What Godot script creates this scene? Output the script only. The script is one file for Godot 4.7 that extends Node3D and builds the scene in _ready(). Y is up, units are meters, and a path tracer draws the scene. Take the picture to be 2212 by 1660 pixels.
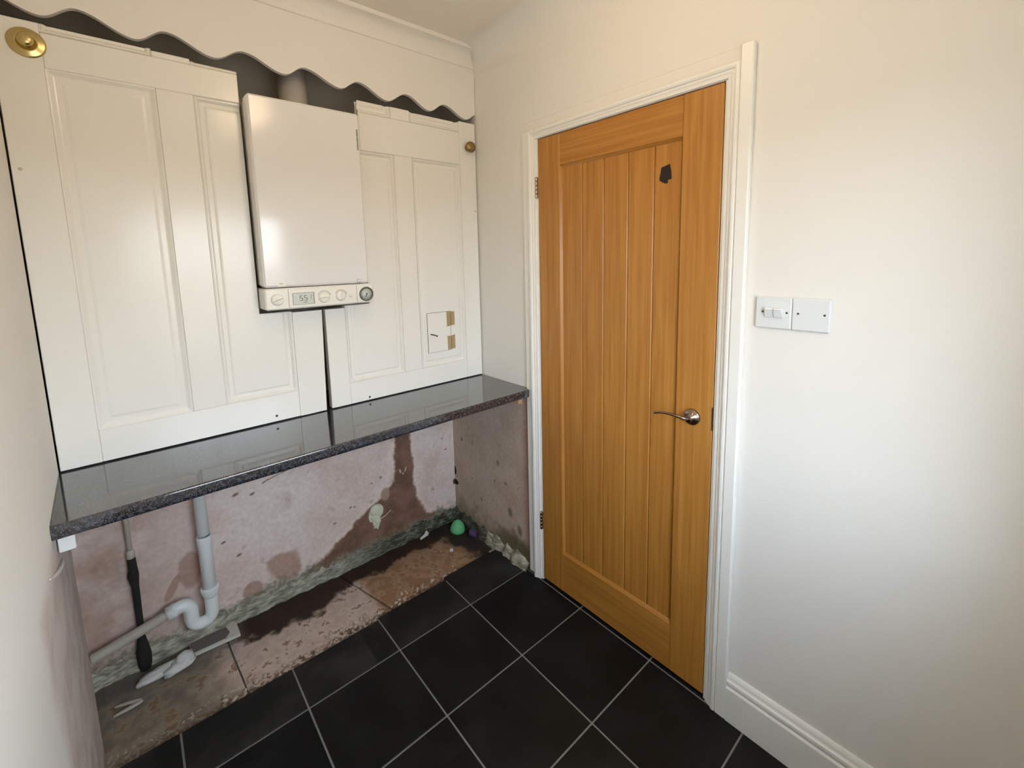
extends Node3D
# Small utility room: panelled cupboard doors round a boiler, dark worktop, stripped alcove below, oak door on the right.

const W := 2212.0
const H := 1660.0
const FOCAL := 956.59
const CX := 1107.4
const CY := 683.13

var uv_swap := false
var uv_off := Vector2.ZERO
var M := {}
var rng := RandomNumberGenerator.new()

# ------------------------------------------------------------------ helpers
func begin() -> SurfaceTool:
	var st := SurfaceTool.new()
	st.begin(Mesh.PRIMITIVE_TRIANGLES)
	return st

func uv_of(p: Vector3, n: Vector3) -> Vector2:
	var a := n.abs()
	var uv := Vector2(p.x, -p.y)
	if a.x > a.y and a.x > a.z:
		uv = Vector2(p.z, -p.y)
	elif a.y >= a.x and a.y >= a.z:
		uv = Vector2(p.x, p.z)
	if uv_swap:
		uv = Vector2(uv.y, uv.x)
	return uv + uv_off

func face(st: SurfaceTool, pts: Array, n: Vector3, smooth := -1) -> void:
	var m := pts.size()
	for i in range(1, m - 1):
		var a: Vector3 = pts[0]
		var b: Vector3 = pts[i]
		var c: Vector3 = pts[i + 1]
		var cr := (b - a).cross(c - a)
		if cr.length_squared() < 1e-18:
			continue
		var tri := [a, b, c]
		if cr.dot(n) > 0:
			tri = [a, c, b]
		for p in tri:
			st.set_smooth_group(smooth)
			st.set_uv(uv_of(p, n))
			st.add_vertex(p)

func box(st: SurfaceTool, lo: Vector3, hi: Vector3, c := 0.0) -> void:
	var m := (lo + hi) * 0.5
	var h := (hi - lo) * 0.5
	c = minf(c, minf(h.x, minf(h.y, h.z)) * 0.98)
	var P := func(axis: int, s: Array) -> Vector3:
		var v := Vector3.ZERO
		for k in 3:
			v[k] = s[k] * (h[k] if k == axis else h[k] - c)
		return m + v
	for a in 3:
		var b := (a + 1) % 3
		var d := (a + 2) % 3
		for s in [-1, 1]:
			var pts := []
			for q in [[-1, -1], [1, -1], [1, 1], [-1, 1]]:
				var sg := [0, 0, 0]
				sg[a] = s
				sg[b] = q[0]
				sg[d] = q[1]
				pts.append(P.call(a, sg))
			var n := Vector3.ZERO
			n[a] = s
			face(st, pts, n)
	if c <= 0.0:
		return
	for a in 3:
		var b := (a + 1) % 3
		var d := (a + 2) % 3
		for sa in [-1, 1]:
			for sb in [-1, 1]:
				var s0 := [0, 0, 0]
				s0[a] = sa
				s0[b] = sb
				s0[d] = -1
				var s1 := s0.duplicate()
				s1[d] = 1
				var n := Vector3.ZERO
				n[a] = sa
				n[b] = sb * 1.001
				face(st, [P.call(a, s0), P.call(a, s1), P.call(b, s1), P.call(b, s0)], n)
	for sx in [-1, 1]:
		for sy in [-1, 1]:
			for sz in [-1, 1]:
				var s := [sx, sy, sz]
				face(st, [P.call(0, s), P.call(1, s), P.call(2, s)], Vector3(sx, sy, sz))

# polygon (list of Vector2) pushed from d0 to d1; axis says which way: "z" (u=x,v=y), "x" (u=z,v=y), "y" (u=x,v=z)
func prism(st: SurfaceTool, poly: Array, axis: String, d0: float, d1: float, smooth := -1) -> void:
	var map := func(u: float, v: float, d: float) -> Vector3:
		if axis == "z":
			return Vector3(u, v, d)
		if axis == "x":
			return Vector3(d, v, u)
		return Vector3(u, d, v)
	var pk := PackedVector2Array(poly)
	var area := 0.0
	for i in pk.size():
		var p := pk[i]
		var q := pk[(i + 1) % pk.size()]
		area += p.x * q.y - q.x * p.y
	var o := signf(area)
	var idx := Geometry2D.triangulate_polygon(pk)
	var up: Vector3 = map.call(0, 0, signf(d1 - d0))
	for i in range(0, idx.size(), 3):
		var t := [pk[idx[i]], pk[idx[i + 1]], pk[idx[i + 2]]]
		face(st, [map.call(t[0].x, t[0].y, d1), map.call(t[1].x, t[1].y, d1), map.call(t[2].x, t[2].y, d1)], up)
		face(st, [map.call(t[0].x, t[0].y, d0), map.call(t[1].x, t[1].y, d0), map.call(t[2].x, t[2].y, d0)], -up)
	for i in pk.size():
		var p := pk[i]
		var q := pk[(i + 1) % pk.size()]
		var e := (q - p) * o
		var n: Vector3 = map.call(e.y, -e.x, 0.0)
		face(st, [map.call(p.x, p.y, d0), map.call(q.x, q.y, d0), map.call(q.x, q.y, d1), map.call(p.x, p.y, d1)], n, smooth)

# profile of (radius, height) turned round an axis
func lathe(st: SurfaceTool, prof: Array, base: Vector3, axis: Vector3, segs := 24, smooth := 0) -> void:
	var z := axis.normalized()
	var x := z.cross(Vector3(0.3, 0.9, 0.2)).normalized()
	var y := z.cross(x)
	for i in prof.size() - 1:
		var a: Vector2 = prof[i]
		var b: Vector2 = prof[i + 1]
		for k in segs:
			var t0 := TAU * k / segs
			var t1 := TAU * (k + 1) / segs
			var r0 := x * cos(t0) + y * sin(t0)
			var r1 := x * cos(t1) + y * sin(t1)
			var e := b - a
			var n := (r0 + r1) * e.y - z * e.x * 2.0
			face(st, [base + r0 * a.x + z * a.y, base + r1 * a.x + z * a.y, base + r1 * b.x + z * b.y, base + r0 * b.x + z * b.y], n, smooth + i * 0)

func tube(st: SurfaceTool, pts: Array, radii: Array, segs := 16, flat := 1.0) -> void:
	var rings := []
	var up := Vector3.ZERO
	for i in pts.size():
		var d: Vector3 = (pts[mini(i + 1, pts.size() - 1)] - pts[maxi(i - 1, 0)]).normalized()
		if i == 0:
			up = d.cross(Vector3(0.11, 0.23, 0.97)).normalized()
			if up.length() < 0.5:
				up = Vector3.UP
		up = (up - d * up.dot(d)).normalized()
		var side := d.cross(up)
		var ring := []
		var r: float = radii[i] if radii.size() > 1 else radii[0]
		for k in segs:
			var t := TAU * k / segs
			ring.append(pts[i] + (up * cos(t) * flat + side * sin(t)) * r)
		rings.append(ring)
	for i in pts.size() - 1:
		for k in segs:
			var k2 := (k + 1) % segs
			var mid: Vector3 = (rings[i][k] + rings[i + 1][k2]) * 0.5
			face(st, [rings[i][k], rings[i][k2], rings[i + 1][k2], rings[i + 1][k]], mid - (pts[i] + pts[i + 1]) * 0.5, 0)
	var last := pts.size() - 1
	face(st, rings[0], pts[0] - pts[1])
	face(st, rings[last], pts[last] - pts[last - 1])

func bez(a: Vector3, b: Vector3, c: Vector3, n := 8) -> Array:
	var out := []
	for i in n + 1:
		var t := float(i) / n
		out.append(a.lerp(b, t).lerp(b.lerp(c, t), t))
	return out

func clip_half(poly: Array, ax: int, sgn: float, lim: float) -> Array:
	var out := []
	for i in poly.size():
		var p: Vector3 = poly[i]
		var q: Vector3 = poly[(i + 1) % poly.size()]
		var dp := sgn * (lim - p[ax])
		var dq := sgn * (lim - q[ax])
		if dp >= 0:
			out.append(p)
		if (dp >= 0) != (dq >= 0):
			out.append(p.lerp(q, dp / (dp - dq)))
	return out

# a moulded door panel in the xy plane; steps = [[inset, z], ...]; keep = list of regions, each a list of [axis, sign, limit]
func panel_mesh(x0: float, x1: float, y0: float, y1: float, steps: Array, keep := [[]]) -> SurfaceTool:
	var st := begin()
	var quads := []
	for i in steps.size() - 1:
		var a: float = steps[i][0]
		var za: float = steps[i][1]
		var b: float = steps[i + 1][0]
		var zb: float = steps[i + 1][1]
		var o := [Vector3(x0 + a, y0 + a, za), Vector3(x1 - a, y0 + a, za), Vector3(x1 - a, y1 - a, za), Vector3(x0 + a, y1 - a, za)]
		var n := [Vector3(x0 + b, y0 + b, zb), Vector3(x1 - b, y0 + b, zb), Vector3(x1 - b, y1 - b, zb), Vector3(x0 + b, y1 - b, zb)]
		for k in 4:
			quads.append([o[k], o[(k + 1) % 4], n[(k + 1) % 4], n[k]])
		if i == steps.size() - 2:
			quads.append(n)
	var back := -0.03
	quads.append([Vector3(x0, y0, back), Vector3(x1, y0, back), Vector3(x1, y1, back), Vector3(x0, y1, back)])
	for region in keep:
		for q in quads:
			var p: Array = q
			for h in region:
				p = clip_half(p, h[0], h[1], h[2])
			if p.size() > 2:
				var toward := Vector3(0, 0, 1) if (p[0] as Vector3).z > back + 0.0001 else Vector3(0, 0, -1)
				face(st, p, toward)
	return st

func numbered(called: String, parent: Node) -> String:
	if not parent.has_node(NodePath(called)):
		return called
	var i := 1
	while parent.has_node(NodePath("%s_%03d" % [called, i])):
		i += 1
	return "%s_%03d" % [called, i]

func put(called: String, st: SurfaceTool, m: Material, parent: Node = null, label := "") -> MeshInstance3D:
	st.generate_normals()
	var o := MeshInstance3D.new()
	o.mesh = st.commit()
	o.material_override = m
	return place(called, o, parent, label)

func place(called: String, o: Node3D, parent: Node = null, label := "") -> Node3D:
	var to: Node = self if parent == null else parent
	o.name = numbered(called, to)
	to.add_child(o, true)
	if label:
		o.set_meta("label", label)
	if to != self:                       # shapes are written in room coordinates; the thing stands at its base
		var at := Vector3.ZERO
		var q := to
		while q != self:
			at += (q as Node3D).position
			q = q.get_parent()
		o.position -= at
	return o

func tag(o: Node, label: String, category: String, group := "", kind := "") -> void:
	o.set_meta("label", label)
	o.set_meta("category", category)
	if group:
		o.set_meta("group", group)
	if kind:
		o.set_meta("kind", kind)

func thing(called: String, at: Vector3, label: String, category: String, group := "", kind := "") -> Node3D:
	var o := Node3D.new()
	o.name = numbered(called, self)
	add_child(o, true)
	o.position = at
	tag(o, label, category, group, kind)
	return o

func words(called: String, text: String, size: float, at: Vector3, m: Material, parent: Node) -> void:
	var t := TextMesh.new()
	var f := SystemFont.new()
	f.font_names = PackedStringArray(["Droid Sans Mono"])
	t.font = f
	t.text = text
	t.font_size = 32
	t.pixel_size = size / 32.0
	t.depth = 0.0006
	var o := MeshInstance3D.new()
	o.mesh = t
	o.material_override = m
	o.position = at
	place(called, o, parent)

# ------------------------------------------------------------------ materials
func mat(color: Color, rough := 0.6, metal := 0.0, spec := 0.5) -> StandardMaterial3D:
	var m := StandardMaterial3D.new()
	m.albedo_color = color
	m.roughness = rough
	m.metallic = metal
	m.metallic_specular = spec
	return m

func noise(freq: float, sd: int, oct := 4) -> FastNoiseLite:
	var n := FastNoiseLite.new()
	n.noise_type = FastNoiseLite.TYPE_SIMPLEX_SMOOTH
	n.frequency = freq
	n.seed = sd
	n.fractal_type = FastNoiseLite.FRACTAL_FBM
	n.fractal_octaves = oct
	return n

func image_mat(w: int, h: int, f: Callable, rough := 0.85, spec := 0.5) -> StandardMaterial3D:
	var im := Image.create(w, h, false, Image.FORMAT_RGB8)
	for y in h:
		for x in w:
			im.set_pixel(x, y, f.call(x, y))
	var m := mat(Color.WHITE, rough, 0.0, spec)
	m.albedo_texture = ImageTexture.create_from_image(im)
	return m

func relief(m: StandardMaterial3D, freq: float, cm: float, sd: int, size := 512, scale := 1.0, oct := 4) -> void:
	var t := NoiseTexture2D.new()
	t.width = size
	t.height = size
	t.seamless = true
	t.noise = noise(freq, sd, oct)
	m.heightmap_enabled = true
	m.heightmap_texture = t
	m.heightmap_scale = cm
	m.uv1_triplanar = true
	m.uv1_world_triplanar = true
	m.uv1_scale = Vector3.ONE * scale

func sd_poly(p: Vector2, v: Array) -> float:
	var d := 1e9
	var s := 1.0
	var j := v.size() - 1
	for i in v.size():
		var e: Vector2 = v[j] - v[i]
		var w: Vector2 = p - v[i]
		var b := w - e * clampf(w.dot(e) / e.dot(e), 0.0, 1.0)
		d = minf(d, b.length_squared())
		var c0: bool = p.y >= v[i].y
		var c1: bool = p.y < v[j].y
		var c2: bool = e.x * w.y > e.y * w.x
		if (c0 and c1 and c2) or (not c0 and not c1 and not c2):
			s = -s
		j = i
	return s * sqrt(d)

func blob(p: Vector2, c: Vector2, r: Vector2, ang := 0.0) -> float:
	var q := (p - c).rotated(-ang) / r
	return clampf(1.0 - q.length(), 0.0, 1.0)

func make_materials() -> void:
	M.wall = mat(Color(0.925, 0.912, 0.885), 0.75, 0.0, 0.35)
	relief(M.wall, 0.006, 0.12, 7, 512, 0.8, 3)
	M.ceiling = mat(Color(0.93, 0.91, 0.86), 0.9, 0.0, 0.3)
	M.gloss = mat(Color(0.93, 0.92, 0.89), 0.2, 0.0, 0.45)
	relief(M.gloss, 0.012, 0.035, 11, 512, 1.4, 3)
	M.trim = mat(Color(0.95, 0.945, 0.92), 0.3, 0.0, 0.45)
	M.boiler = mat(Color(0.905, 0.90, 0.89), 0.11, 0.0, 0.5)
	M.boiler_side = mat(Color(0.88, 0.86, 0.82), 0.35)
	M.plastic = mat(Color(0.92, 0.91, 0.87), 0.35)
	M.switch = mat(Color(0.885, 0.895, 0.895), 0.28)
	M.seam = mat(Color(0.5, 0.49, 0.45), 0.6)
	M.gauge_rim = mat(Color(0.40, 0.38, 0.33), 0.4)
	M.dark = mat(Color(0.16, 0.15, 0.13), 0.6)
	M.lcd = mat(Color(0.79, 0.81, 0.77), 0.3)
	M.print_pale = mat(Color(0.74, 0.72, 0.64), 0.6)
	M.ink = mat(Color(0.42, 0.42, 0.38), 0.7)
	M.steel = mat(Color(0.62, 0.57, 0.53), 0.22, 1.0)
	M.hinge = mat(Color(0.75, 0.69, 0.6), 0.22, 1.0)
	M.brass = mat(Color(0.82, 0.74, 0.52), 0.24, 1.0)
	M.brass_old = mat(Color(0.60, 0.51, 0.34), 0.32, 1.0)
	M.screw = mat(Color(0.3, 0.28, 0.26), 0.5, 0.6)
	M.pipe = mat(Color(0.93, 0.94, 0.92), 0.3)
	M.pipe_dirty = mat(Color(0.74, 0.70, 0.64), 0.5)
	M.lagging = mat(Color(0.13, 0.125, 0.115), 0.9)
	M.grout = mat(Color(0.52, 0.51, 0.49), 0.9)
	M.tape = mat(Color(0.66, 0.57, 0.42), 0.6)
	M.tape_crease = mat(Color(0.5, 0.4, 0.2), 0.6)
	M.black_tape = mat(Color(0.10, 0.075, 0.06), 0.6)
	M.raw_wood = mat(Color(0.80, 0.62, 0.47), 0.8)
	M.flake = mat(Color(0.86, 0.85, 0.82), 0.85)
	relief(M.flake, 0.05, 0.3, 23, 256, 3.0, 4)
	M.foam = mat(Color(0.89, 0.89, 0.79), 0.8)
	relief(M.foam, 0.05, 0.3, 29, 256, 6.0, 4)
	M.board = mat(Color(0.45, 0.42, 0.39), 0.9)
	M.board_white = mat(Color(0.84, 0.82, 0.76), 0.8)
	M.green = mat(Color(0.42, 0.75, 0.50), 0.6)
	M.purple = mat(Color(0.36, 0.28, 0.43), 0.3, 0.3)
	M.foil = mat(Color(0.8, 0.78, 0.75), 0.3, 0.8)
	M.flue = mat(Color(0.86, 0.84, 0.82), 0.5)
	M.alcove = mat(Color(0.80, 0.77, 0.72), 0.9)
	M.glass = mat(Color(1, 1, 1, 0.06), 0.0)
	M.glass.transparency = BaseMaterial3D.TRANSPARENCY_ALPHA

	# oak: u across the grain, v along it, metres
	var g1 := noise(1.0, 31, 4)
	var g2 := noise(1.0, 32, 3)
	var g3 := noise(1.0, 33, 2)
	var oak := func(x: int, y: int) -> Color:
		# repeats without a seam: mirrored across the grain, wound round a circle along it
		var u := 1.0 - absf(x / 256.0 - 1.0)
		var ca := 0.318 * cos(TAU * y / 1024.0)
		var sa := 0.318 * sin(TAU * y / 1024.0)
		var warp := g3.get_noise_3d(u * 2.0, ca * 0.9, sa * 0.9) * 0.25
		var rings := sin((u * 15.0 + warp * 16.0 + g2.get_noise_3d(u * 2.4, ca * 0.7, sa * 0.7) * 3.5) * 2.0)
		var fine := g1.get_noise_3d(u * 110.0, ca * 3.0, sa * 3.0)
		var mid := g2.get_noise_3d(u * 17.0, ca * 1.2, sa * 1.2)
		var k := clampf(0.55 + 0.07 * rings + 0.20 * fine + 0.30 * mid, 0.0, 1.0)
		return Color(0.615, 0.38, 0.135).lerp(Color(0.81, 0.59, 0.285), k)
	M.oak = image_mat(512, 1024, oak, 0.36, 0.5)
	M.oak.uv1_scale = Vector3(1.6, 0.5, 1)

	# worktop: dark granite print
	var w1 := noise(0.05, 41, 4)
	var w2 := noise(0.16, 42, 3)
	var top := func(x: int, y: int) -> Color:
		var a := w1.get_noise_2d(x, y)
		var b := w2.get_noise_2d(x, y)
		var c := Color(0.125, 0.132, 0.155).lerp(Color(0.27, 0.28, 0.31), smoothstep(0.02, 0.4, a))
		c = c.lerp(Color(0.045, 0.045, 0.05), smoothstep(0.1, 0.4, -a))
		return c.lerp(Color(0.42, 0.43, 0.46), smoothstep(0.22, 0.45, b))
	M.worktop = image_mat(512, 512, top, 0.08, 0.71)
	M.worktop.clearcoat_enabled = true
	M.worktop.clearcoat = 0.6
	M.worktop.clearcoat_roughness = 0.06
	M.worktop.uv1_triplanar = true
	M.worktop.uv1_world_triplanar = true
	M.worktop.uv1_scale = Vector3.ONE * 3.0

	# slate-look floor tile
	var t1 := noise(0.012, 51, 4)
	var tile := func(x: int, y: int) -> Color:
		var a := t1.get_noise_2d(x, y)
		return Color(0.06, 0.064, 0.062).lerp(Color(0.115, 0.12, 0.115), clampf(a + 0.45, 0, 1))
	for i in 3:
		var m := image_mat(256, 256, tile, 0.5, 0.36)
		m.albedo_color = [Color(1, 1, 1), Color(0.92, 0.92, 0.95), Color(1.0, 1.0, 0.96)][i]
		m.uv1_triplanar = true
		m.uv1_world_triplanar = true
		m.uv1_scale = Vector3.ONE * 1.3
		m.uv1_offset = Vector3(0.31, 0.17, 0.53) * i
		M["tile%d" % i] = m
	var dusty := func(x: int, y: int) -> Color:
		var a := t1.get_noise_2d(x + 500, y)
		return Color(0.10, 0.104, 0.10).lerp(Color(0.20, 0.20, 0.185), clampf(a * 1.2 + 0.4, 0, 1))
	M.tile_dusty = image_mat(256, 256, dusty, 0.6, 0.36)
	M.tile_dusty.uv1_triplanar = true
	M.tile_dusty.uv1_world_triplanar = true
	M.tile_dusty.uv1_scale = Vector3.ONE * 1.3

	# bare plaster of the alcove's back wall: x -1.62..0, y -0.03..0.90
	var p1 := noise(2.2, 61, 4)
	var p2 := noise(7.0, 62, 4)
	var p3 := noise(40.0, 63, 3)
	var damp := [Vector2(-0.376, 0.9), Vector2(-0.374, 0.55), Vector2(-0.38, 0.45), Vector2(-0.392, 0.36), Vector2(-0.44, 0.30), Vector2(-0.52, 0.265), Vector2(-0.60, 0.215), Vector2(-0.6665, 0.165), Vector2(-0.78, 0.09), Vector2(-0.90, 0.04), Vector2(-0.92, -0.05), Vector2(-0.04, -0.05), Vector2(-0.08, 0.06), Vector2(-0.20, 0.10), Vector2(-0.225, 0.14), Vector2(-0.255, 0.21), Vector2(-0.268, 0.31), Vector2(-0.272, 0.5), Vector2(-0.29, 0.9)]
	var back := func(px: int, py: int) -> Color:
		var p := Vector2(-1.62 + 1.62 * px / 810.0, 0.90 - 0.93 * py / 465.0)
		var n1 := p1.get_noise_2d(p.x, p.y)
		var n2 := p2.get_noise_2d(p.x, p.y)
		var n3 := p3.get_noise_2d(p.x, p.y)
		var c := Color(0.87, 0.775, 0.725).lerp(Color(0.93, 0.87, 0.83), clampf(0.5 + n1 * 1.2 + n2 * 0.4, 0, 1))
		c = c.lerp(Color(0.74, 0.63, 0.56), smoothstep(-1.22, -1.5, p.x) * clampf(0.75 + n2, 0, 1))
		c = c.lerp(Color(0.80, 0.69, 0.64), 0.45 * smoothstep(0.1, 0.5, n1 * 0.7 + n2 * 0.5 - p.y * 0.3))
		var d := sd_poly(p, damp) + n2 * 0.016 + n3 * 0.005
		if d < 0.05:
			c = c.lerp(Color(0.94, 0.85, 0.79), 0.6 * smoothstep(0.035, 0.012, d))
			var inner := Color(0.56, 0.42, 0.36).lerp(Color(0.47, 0.36, 0.29), clampf(0.5 + n2 * 1.4, 0, 1))
			c = c.lerp(inner, smoothstep(0.008, -0.012, d))
		var pale := blob(p, Vector2(-0.435, 0.30), Vector2(0.035, 0.05)) + n2 * 0.15
		c = c.lerp(Color(0.70, 0.59, 0.52), smoothstep(0.15, 0.5, pale))
		for s in [[-0.345, 0.395, 0.006, 0.016, 0.35], [-0.315, 0.395, 0.005, 0.018, -0.35], [-0.33, 0.378, 0.006, 0.008, 0.0]]:
			c = c.lerp(Color(0.82, 0.72, 0.66), smoothstep(0.0, 0.4, blob(p, Vector2(s[0], s[1]), Vector2(s[2], s[3]), s[4])))
		for s in [[-0.93, 0.14, 0.085, 0.10, 0.5], [-1.06, 0.09, 0.05, 0.05, 0.2], [-1.33, 0.25, 0.02, 0.07, -0.5], [-1.27, 0.30, 0.05, 0.09, 0.0]]:
			var k := smoothstep(0.1, 0.35, blob(p, Vector2(s[0], s[1]), Vector2(s[2], s[3]), s[4]) + n2 * 0.25)
			c = c.lerp(Color(0.66, 0.52, 0.45), 0.7 * k)
		for s in [[-0.455, 0.40, 0.008], [-0.505, 0.385, 0.006], [-0.62, 0.30, 0.007], [-0.60, 0.295, 0.006], [-1.09, 0.55, 0.012], [-1.03, 0.53, 0.01], [-0.70, 0.25, 0.008], [-0.08, 0.50, 0.006], [-0.06, 0.43, 0.007], [-1.15, 0.36, 0.009], [-1.1, 0.28, 0.01]]:
			c = c.lerp(Color(0.45, 0.37, 0.31), 0.8 * smoothstep(0.2, 0.7, blob(p, Vector2(s[0], s[1]), Vector2(s[2] * 1.8, s[2]), 0.3)))
		# a hairline crack
		var cy: float = 0.583 + 0.022 * (p.x + 0.95) / 0.1 + n2 * 0.012 - 0.01
		if p.x > -0.99 and p.x < -0.83 and absf(p.y - cy) < 0.0025:
			c = c.lerp(Color(0.56, 0.42, 0.36), 0.8)
		# mould and dirt along the foot and in the right corner
		var low := smoothstep(0.10, 0.045, p.y + n2 * 0.04 + n3 * 0.015)
		c = c.lerp(Color(0.47, 0.45, 0.36).lerp(Color(0.60, 0.585, 0.50), clampf(0.5 + n3, 0, 1)), low * 0.85)
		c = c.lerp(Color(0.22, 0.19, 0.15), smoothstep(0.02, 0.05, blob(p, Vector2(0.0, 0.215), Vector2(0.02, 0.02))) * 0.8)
		return c * (1.0 + 0.05 * n3)
	M.back_plaster = image_mat(810, 465, back, 0.88, 0.3)

	# side plaster below the worktop on the door wall: z -0.33..0.36, y -0.03..0.90
	var side := func(px: int, py: int) -> Color:
		var p := Vector2(-0.33 + 0.69 * px / 345.0, 0.90 - 0.93 * py / 465.0)
		var n1 := p1.get_noise_2d(p.x + 7.0, p.y)
		var n2 := p2.get_noise_2d(p.x + 7.0, p.y)
		var n3 := p3.get_noise_2d(p.x + 7.0, p.y)
		var c := Color(0.74, 0.66, 0.59).lerp(Color(0.81, 0.735, 0.67), clampf(0.5 + n1 * 0.8 + n2 * 0.7, 0, 1))
		c = c.lerp(Color(0.52, 0.38, 0.32), 0.55 * smoothstep(0.27, 0.335, p.x))
		for s in [[-0.22, 0.50, 0.018, 0.022], [-0.12, 0.51, 0.008, 0.03], [0.07, 0.36, 0.014, 0.018], [0.16, 0.38, 0.02, 0.02], [-0.05, 0.21, 0.012, 0.022], [0.19, 0.24, 0.03, 0.05], [0.10, 0.47, 0.02, 0.03], [-0.13, 0.30, 0.008, 0.01], [0.26, 0.17, 0.03, 0.05], [0.05, 0.245, 0.008, 0.01]]:
			c = c.lerp(Color(0.46, 0.39, 0.32), 0.7 * smoothstep(0.15, 0.7, blob(p, Vector2(s[0], s[1]), Vector2(s[2], s[3]) * 0.85, 0.2) + n2 * 0.25 + n3 * 0.2))
		c = c.lerp(Color(0.80, 0.71, 0.62), smoothstep(0.1, 0.5, blob(p, Vector2(0.075, 0.20), Vector2(0.012, 0.03), 0.15)))
		c = c.lerp(Color(0.16, 0.13, 0.11), smoothstep(0.1, 0.4, blob(p, Vector2(-0.305, 0.285), Vector2(0.02, 0.035)) + blob(p, Vector2(-0.30, 0.215), Vector2(0.035, 0.02))))
		c = c.lerp(Color(0.42, 0.385, 0.29), smoothstep(0.16, 0.05, p.y + n2 * 0.07) * (0.45 + 0.5 * smoothstep(-0.1, 0.3, p.x)))
		return c * (1.0 + 0.06 * n3)
	M.side_plaster = image_mat(345, 465, side, 0.88, 0.3)

	# left side wall: old white paint above, bare plaster patch low down
	var lefty := func(px: int, py: int) -> Color:
		var p := Vector2(-0.33 + 1.6 * px / 300.0, CEIL - 2.5 * py / 450.0)
		var n1 := p1.get_noise_2d(p.x + 3.0, p.y + 9.0)
		var n2 := p2.get_noise_2d(p.x + 3.0, p.y + 9.0)
		var c := Color(0.87, 0.83, 0.80).lerp(Color(0.79, 0.73, 0.69), clampf(0.3 + n2 + smoothstep(0.3, 0.0, p.x) * 0.6, 0, 1))
		var painted := maxf(smoothstep(0.50, 0.66, p.x + n1 * 0.08), smoothstep(0.84, 0.93, p.y + n1 * 0.05 + 0.06 * smoothstep(0.3, 0.5, p.x)))
		return c.lerp(Color(0.925, 0.912, 0.885), painted)
	M.left_plaster = image_mat(300, 450, lefty, 0.8, 0.35)

	# bare sub-floor: x -1.62..0.02, z -0.33..0.13
	var f1 := noise(3.0, 71, 4)
	var f2 := noise(12.0, 72, 4)
	var f3 := noise(45.0, 73, 3)
	var slab := func(px: int, py: int) -> Color:
		var p := Vector2(-1.62 + 1.64 * px / 1066.0, -0.33 + 0.46 * py / 299.0)
		var n1 := f1.get_noise_2d(p.x, p.y)
		var n2 := f2.get_noise_2d(p.x, p.y)
		var n3 := f3.get_noise_2d(p.x, p.y)
		var c := Color(0.77, 0.68, 0.61).lerp(Color(0.86, 0.80, 0.74), clampf(0.45 + n2 * 0.9, 0, 1))
		var warm := Color(0.60, 0.46, 0.335).lerp(Color(0.745, 0.62, 0.50), clampf(0.4 + n2 * 1.3, 0, 1))
		c = c.lerp(warm, smoothstep(-0.67, -0.62, p.x))
		c = c.lerp(Color(0.47, 0.43, 0.38).lerp(Color(0.60, 0.56, 0.47), clampf(0.5 + n2, 0, 1)), smoothstep(-1.12, -1.30, p.x + n1 * 0.1))
		c = c.lerp(Color(0.86, 0.80, 0.73), 0.6 * smoothstep(0.35, 0.6, n3 + 0.5 * smoothstep(0.0, 0.08, p.y) - 0.2) * smoothstep(-0.5, -0.7, p.x))
		c = c.lerp(Color(0.48, 0.34, 0.23), 0.65 * smoothstep(0.24 - 0.12 * smoothstep(-0.68, -0.6, p.x), 0.5, n3 * 0.35 + n2 * 0.9))
		# wet dirt against the back wall
		var reach := 0.115 + 0.05 * n1 + 0.05 * n2 + 0.07 * smoothstep(-0.72, -0.85, p.x) * smoothstep(-1.2, -1.0, p.x)
		var dirt := smoothstep(reach + 0.03, reach - 0.02, p.y + 0.31)
		c = c.lerp(Color(0.20, 0.145, 0.11), dirt * 0.93 * smoothstep(-1.2, -1.1, p.x))
		c = c.lerp(Color(0.40, 0.38, 0.35), dirt * 0.8 * smoothstep(-1.1, -1.2, p.x))
		# dark corner by the door wall
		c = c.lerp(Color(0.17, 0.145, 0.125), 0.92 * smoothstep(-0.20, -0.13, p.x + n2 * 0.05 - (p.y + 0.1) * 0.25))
		c = c.lerp(Color(0.42, 0.40, 0.35), 0.6 * smoothstep(-0.06, 0.0, p.x + n2 * 0.03))
		# rubble and adhesive along the tile edge
		c = c.lerp(Color(0.30, 0.24, 0.18), 0.7 * smoothstep(0.05, 0.09, p.y + n2 * 0.02) * smoothstep(0.0, 0.35, n3 + 0.2))
		return c * (1.0 + 0.04 * n3)
	M.slab = image_mat(1066, 299, slab, 0.75, 0.4)

	var ledge := func(x: int, y: int) -> Color:
		var p := Vector2(1.6 * x / 512.0, y / 128.0 * 0.125)
		var a := f2.get_noise_2d(p.x, p.y * 3.0)
		var b := f3.get_noise_2d(p.x * 0.5, p.y * 3.0)
		var dim := smoothstep(0.85, 1.2, p.x + a * 0.2)
		var c := Color(0.47, 0.46, 0.39).lerp(Color(0.78, 0.765, 0.69), clampf(0.5 + a * 0.9 + b * 0.5, 0, 1))
		return c.lerp(Color(0.24, 0.24, 0.19).lerp(Color(0.50, 0.50, 0.45), clampf(0.35 + a + b * 0.8, 0, 1)), dim)
	M.ledge = image_mat(512, 128, ledge, 0.9, 0.3)
	M.ledge.uv1_scale = Vector3(1.0 / 1.6, 8, 1)

func lw(z: float) -> float:              # x of the left wall at depth z
	var k := [[-0.45, -1.612], [-0.31, -1.592], [0.0, -1.5505], [0.37, -1.537], [2.4, -1.50]]
	for i in 4:
		if z <= k[i + 1][0]:
			return lerpf(k[i][1], k[i + 1][1], (z - k[i][0]) / (k[i + 1][0] - k[i][0]))
	return -1.50

const CEIL := 2.468
const ZB := -0.31
const ZF := 1.98

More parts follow.
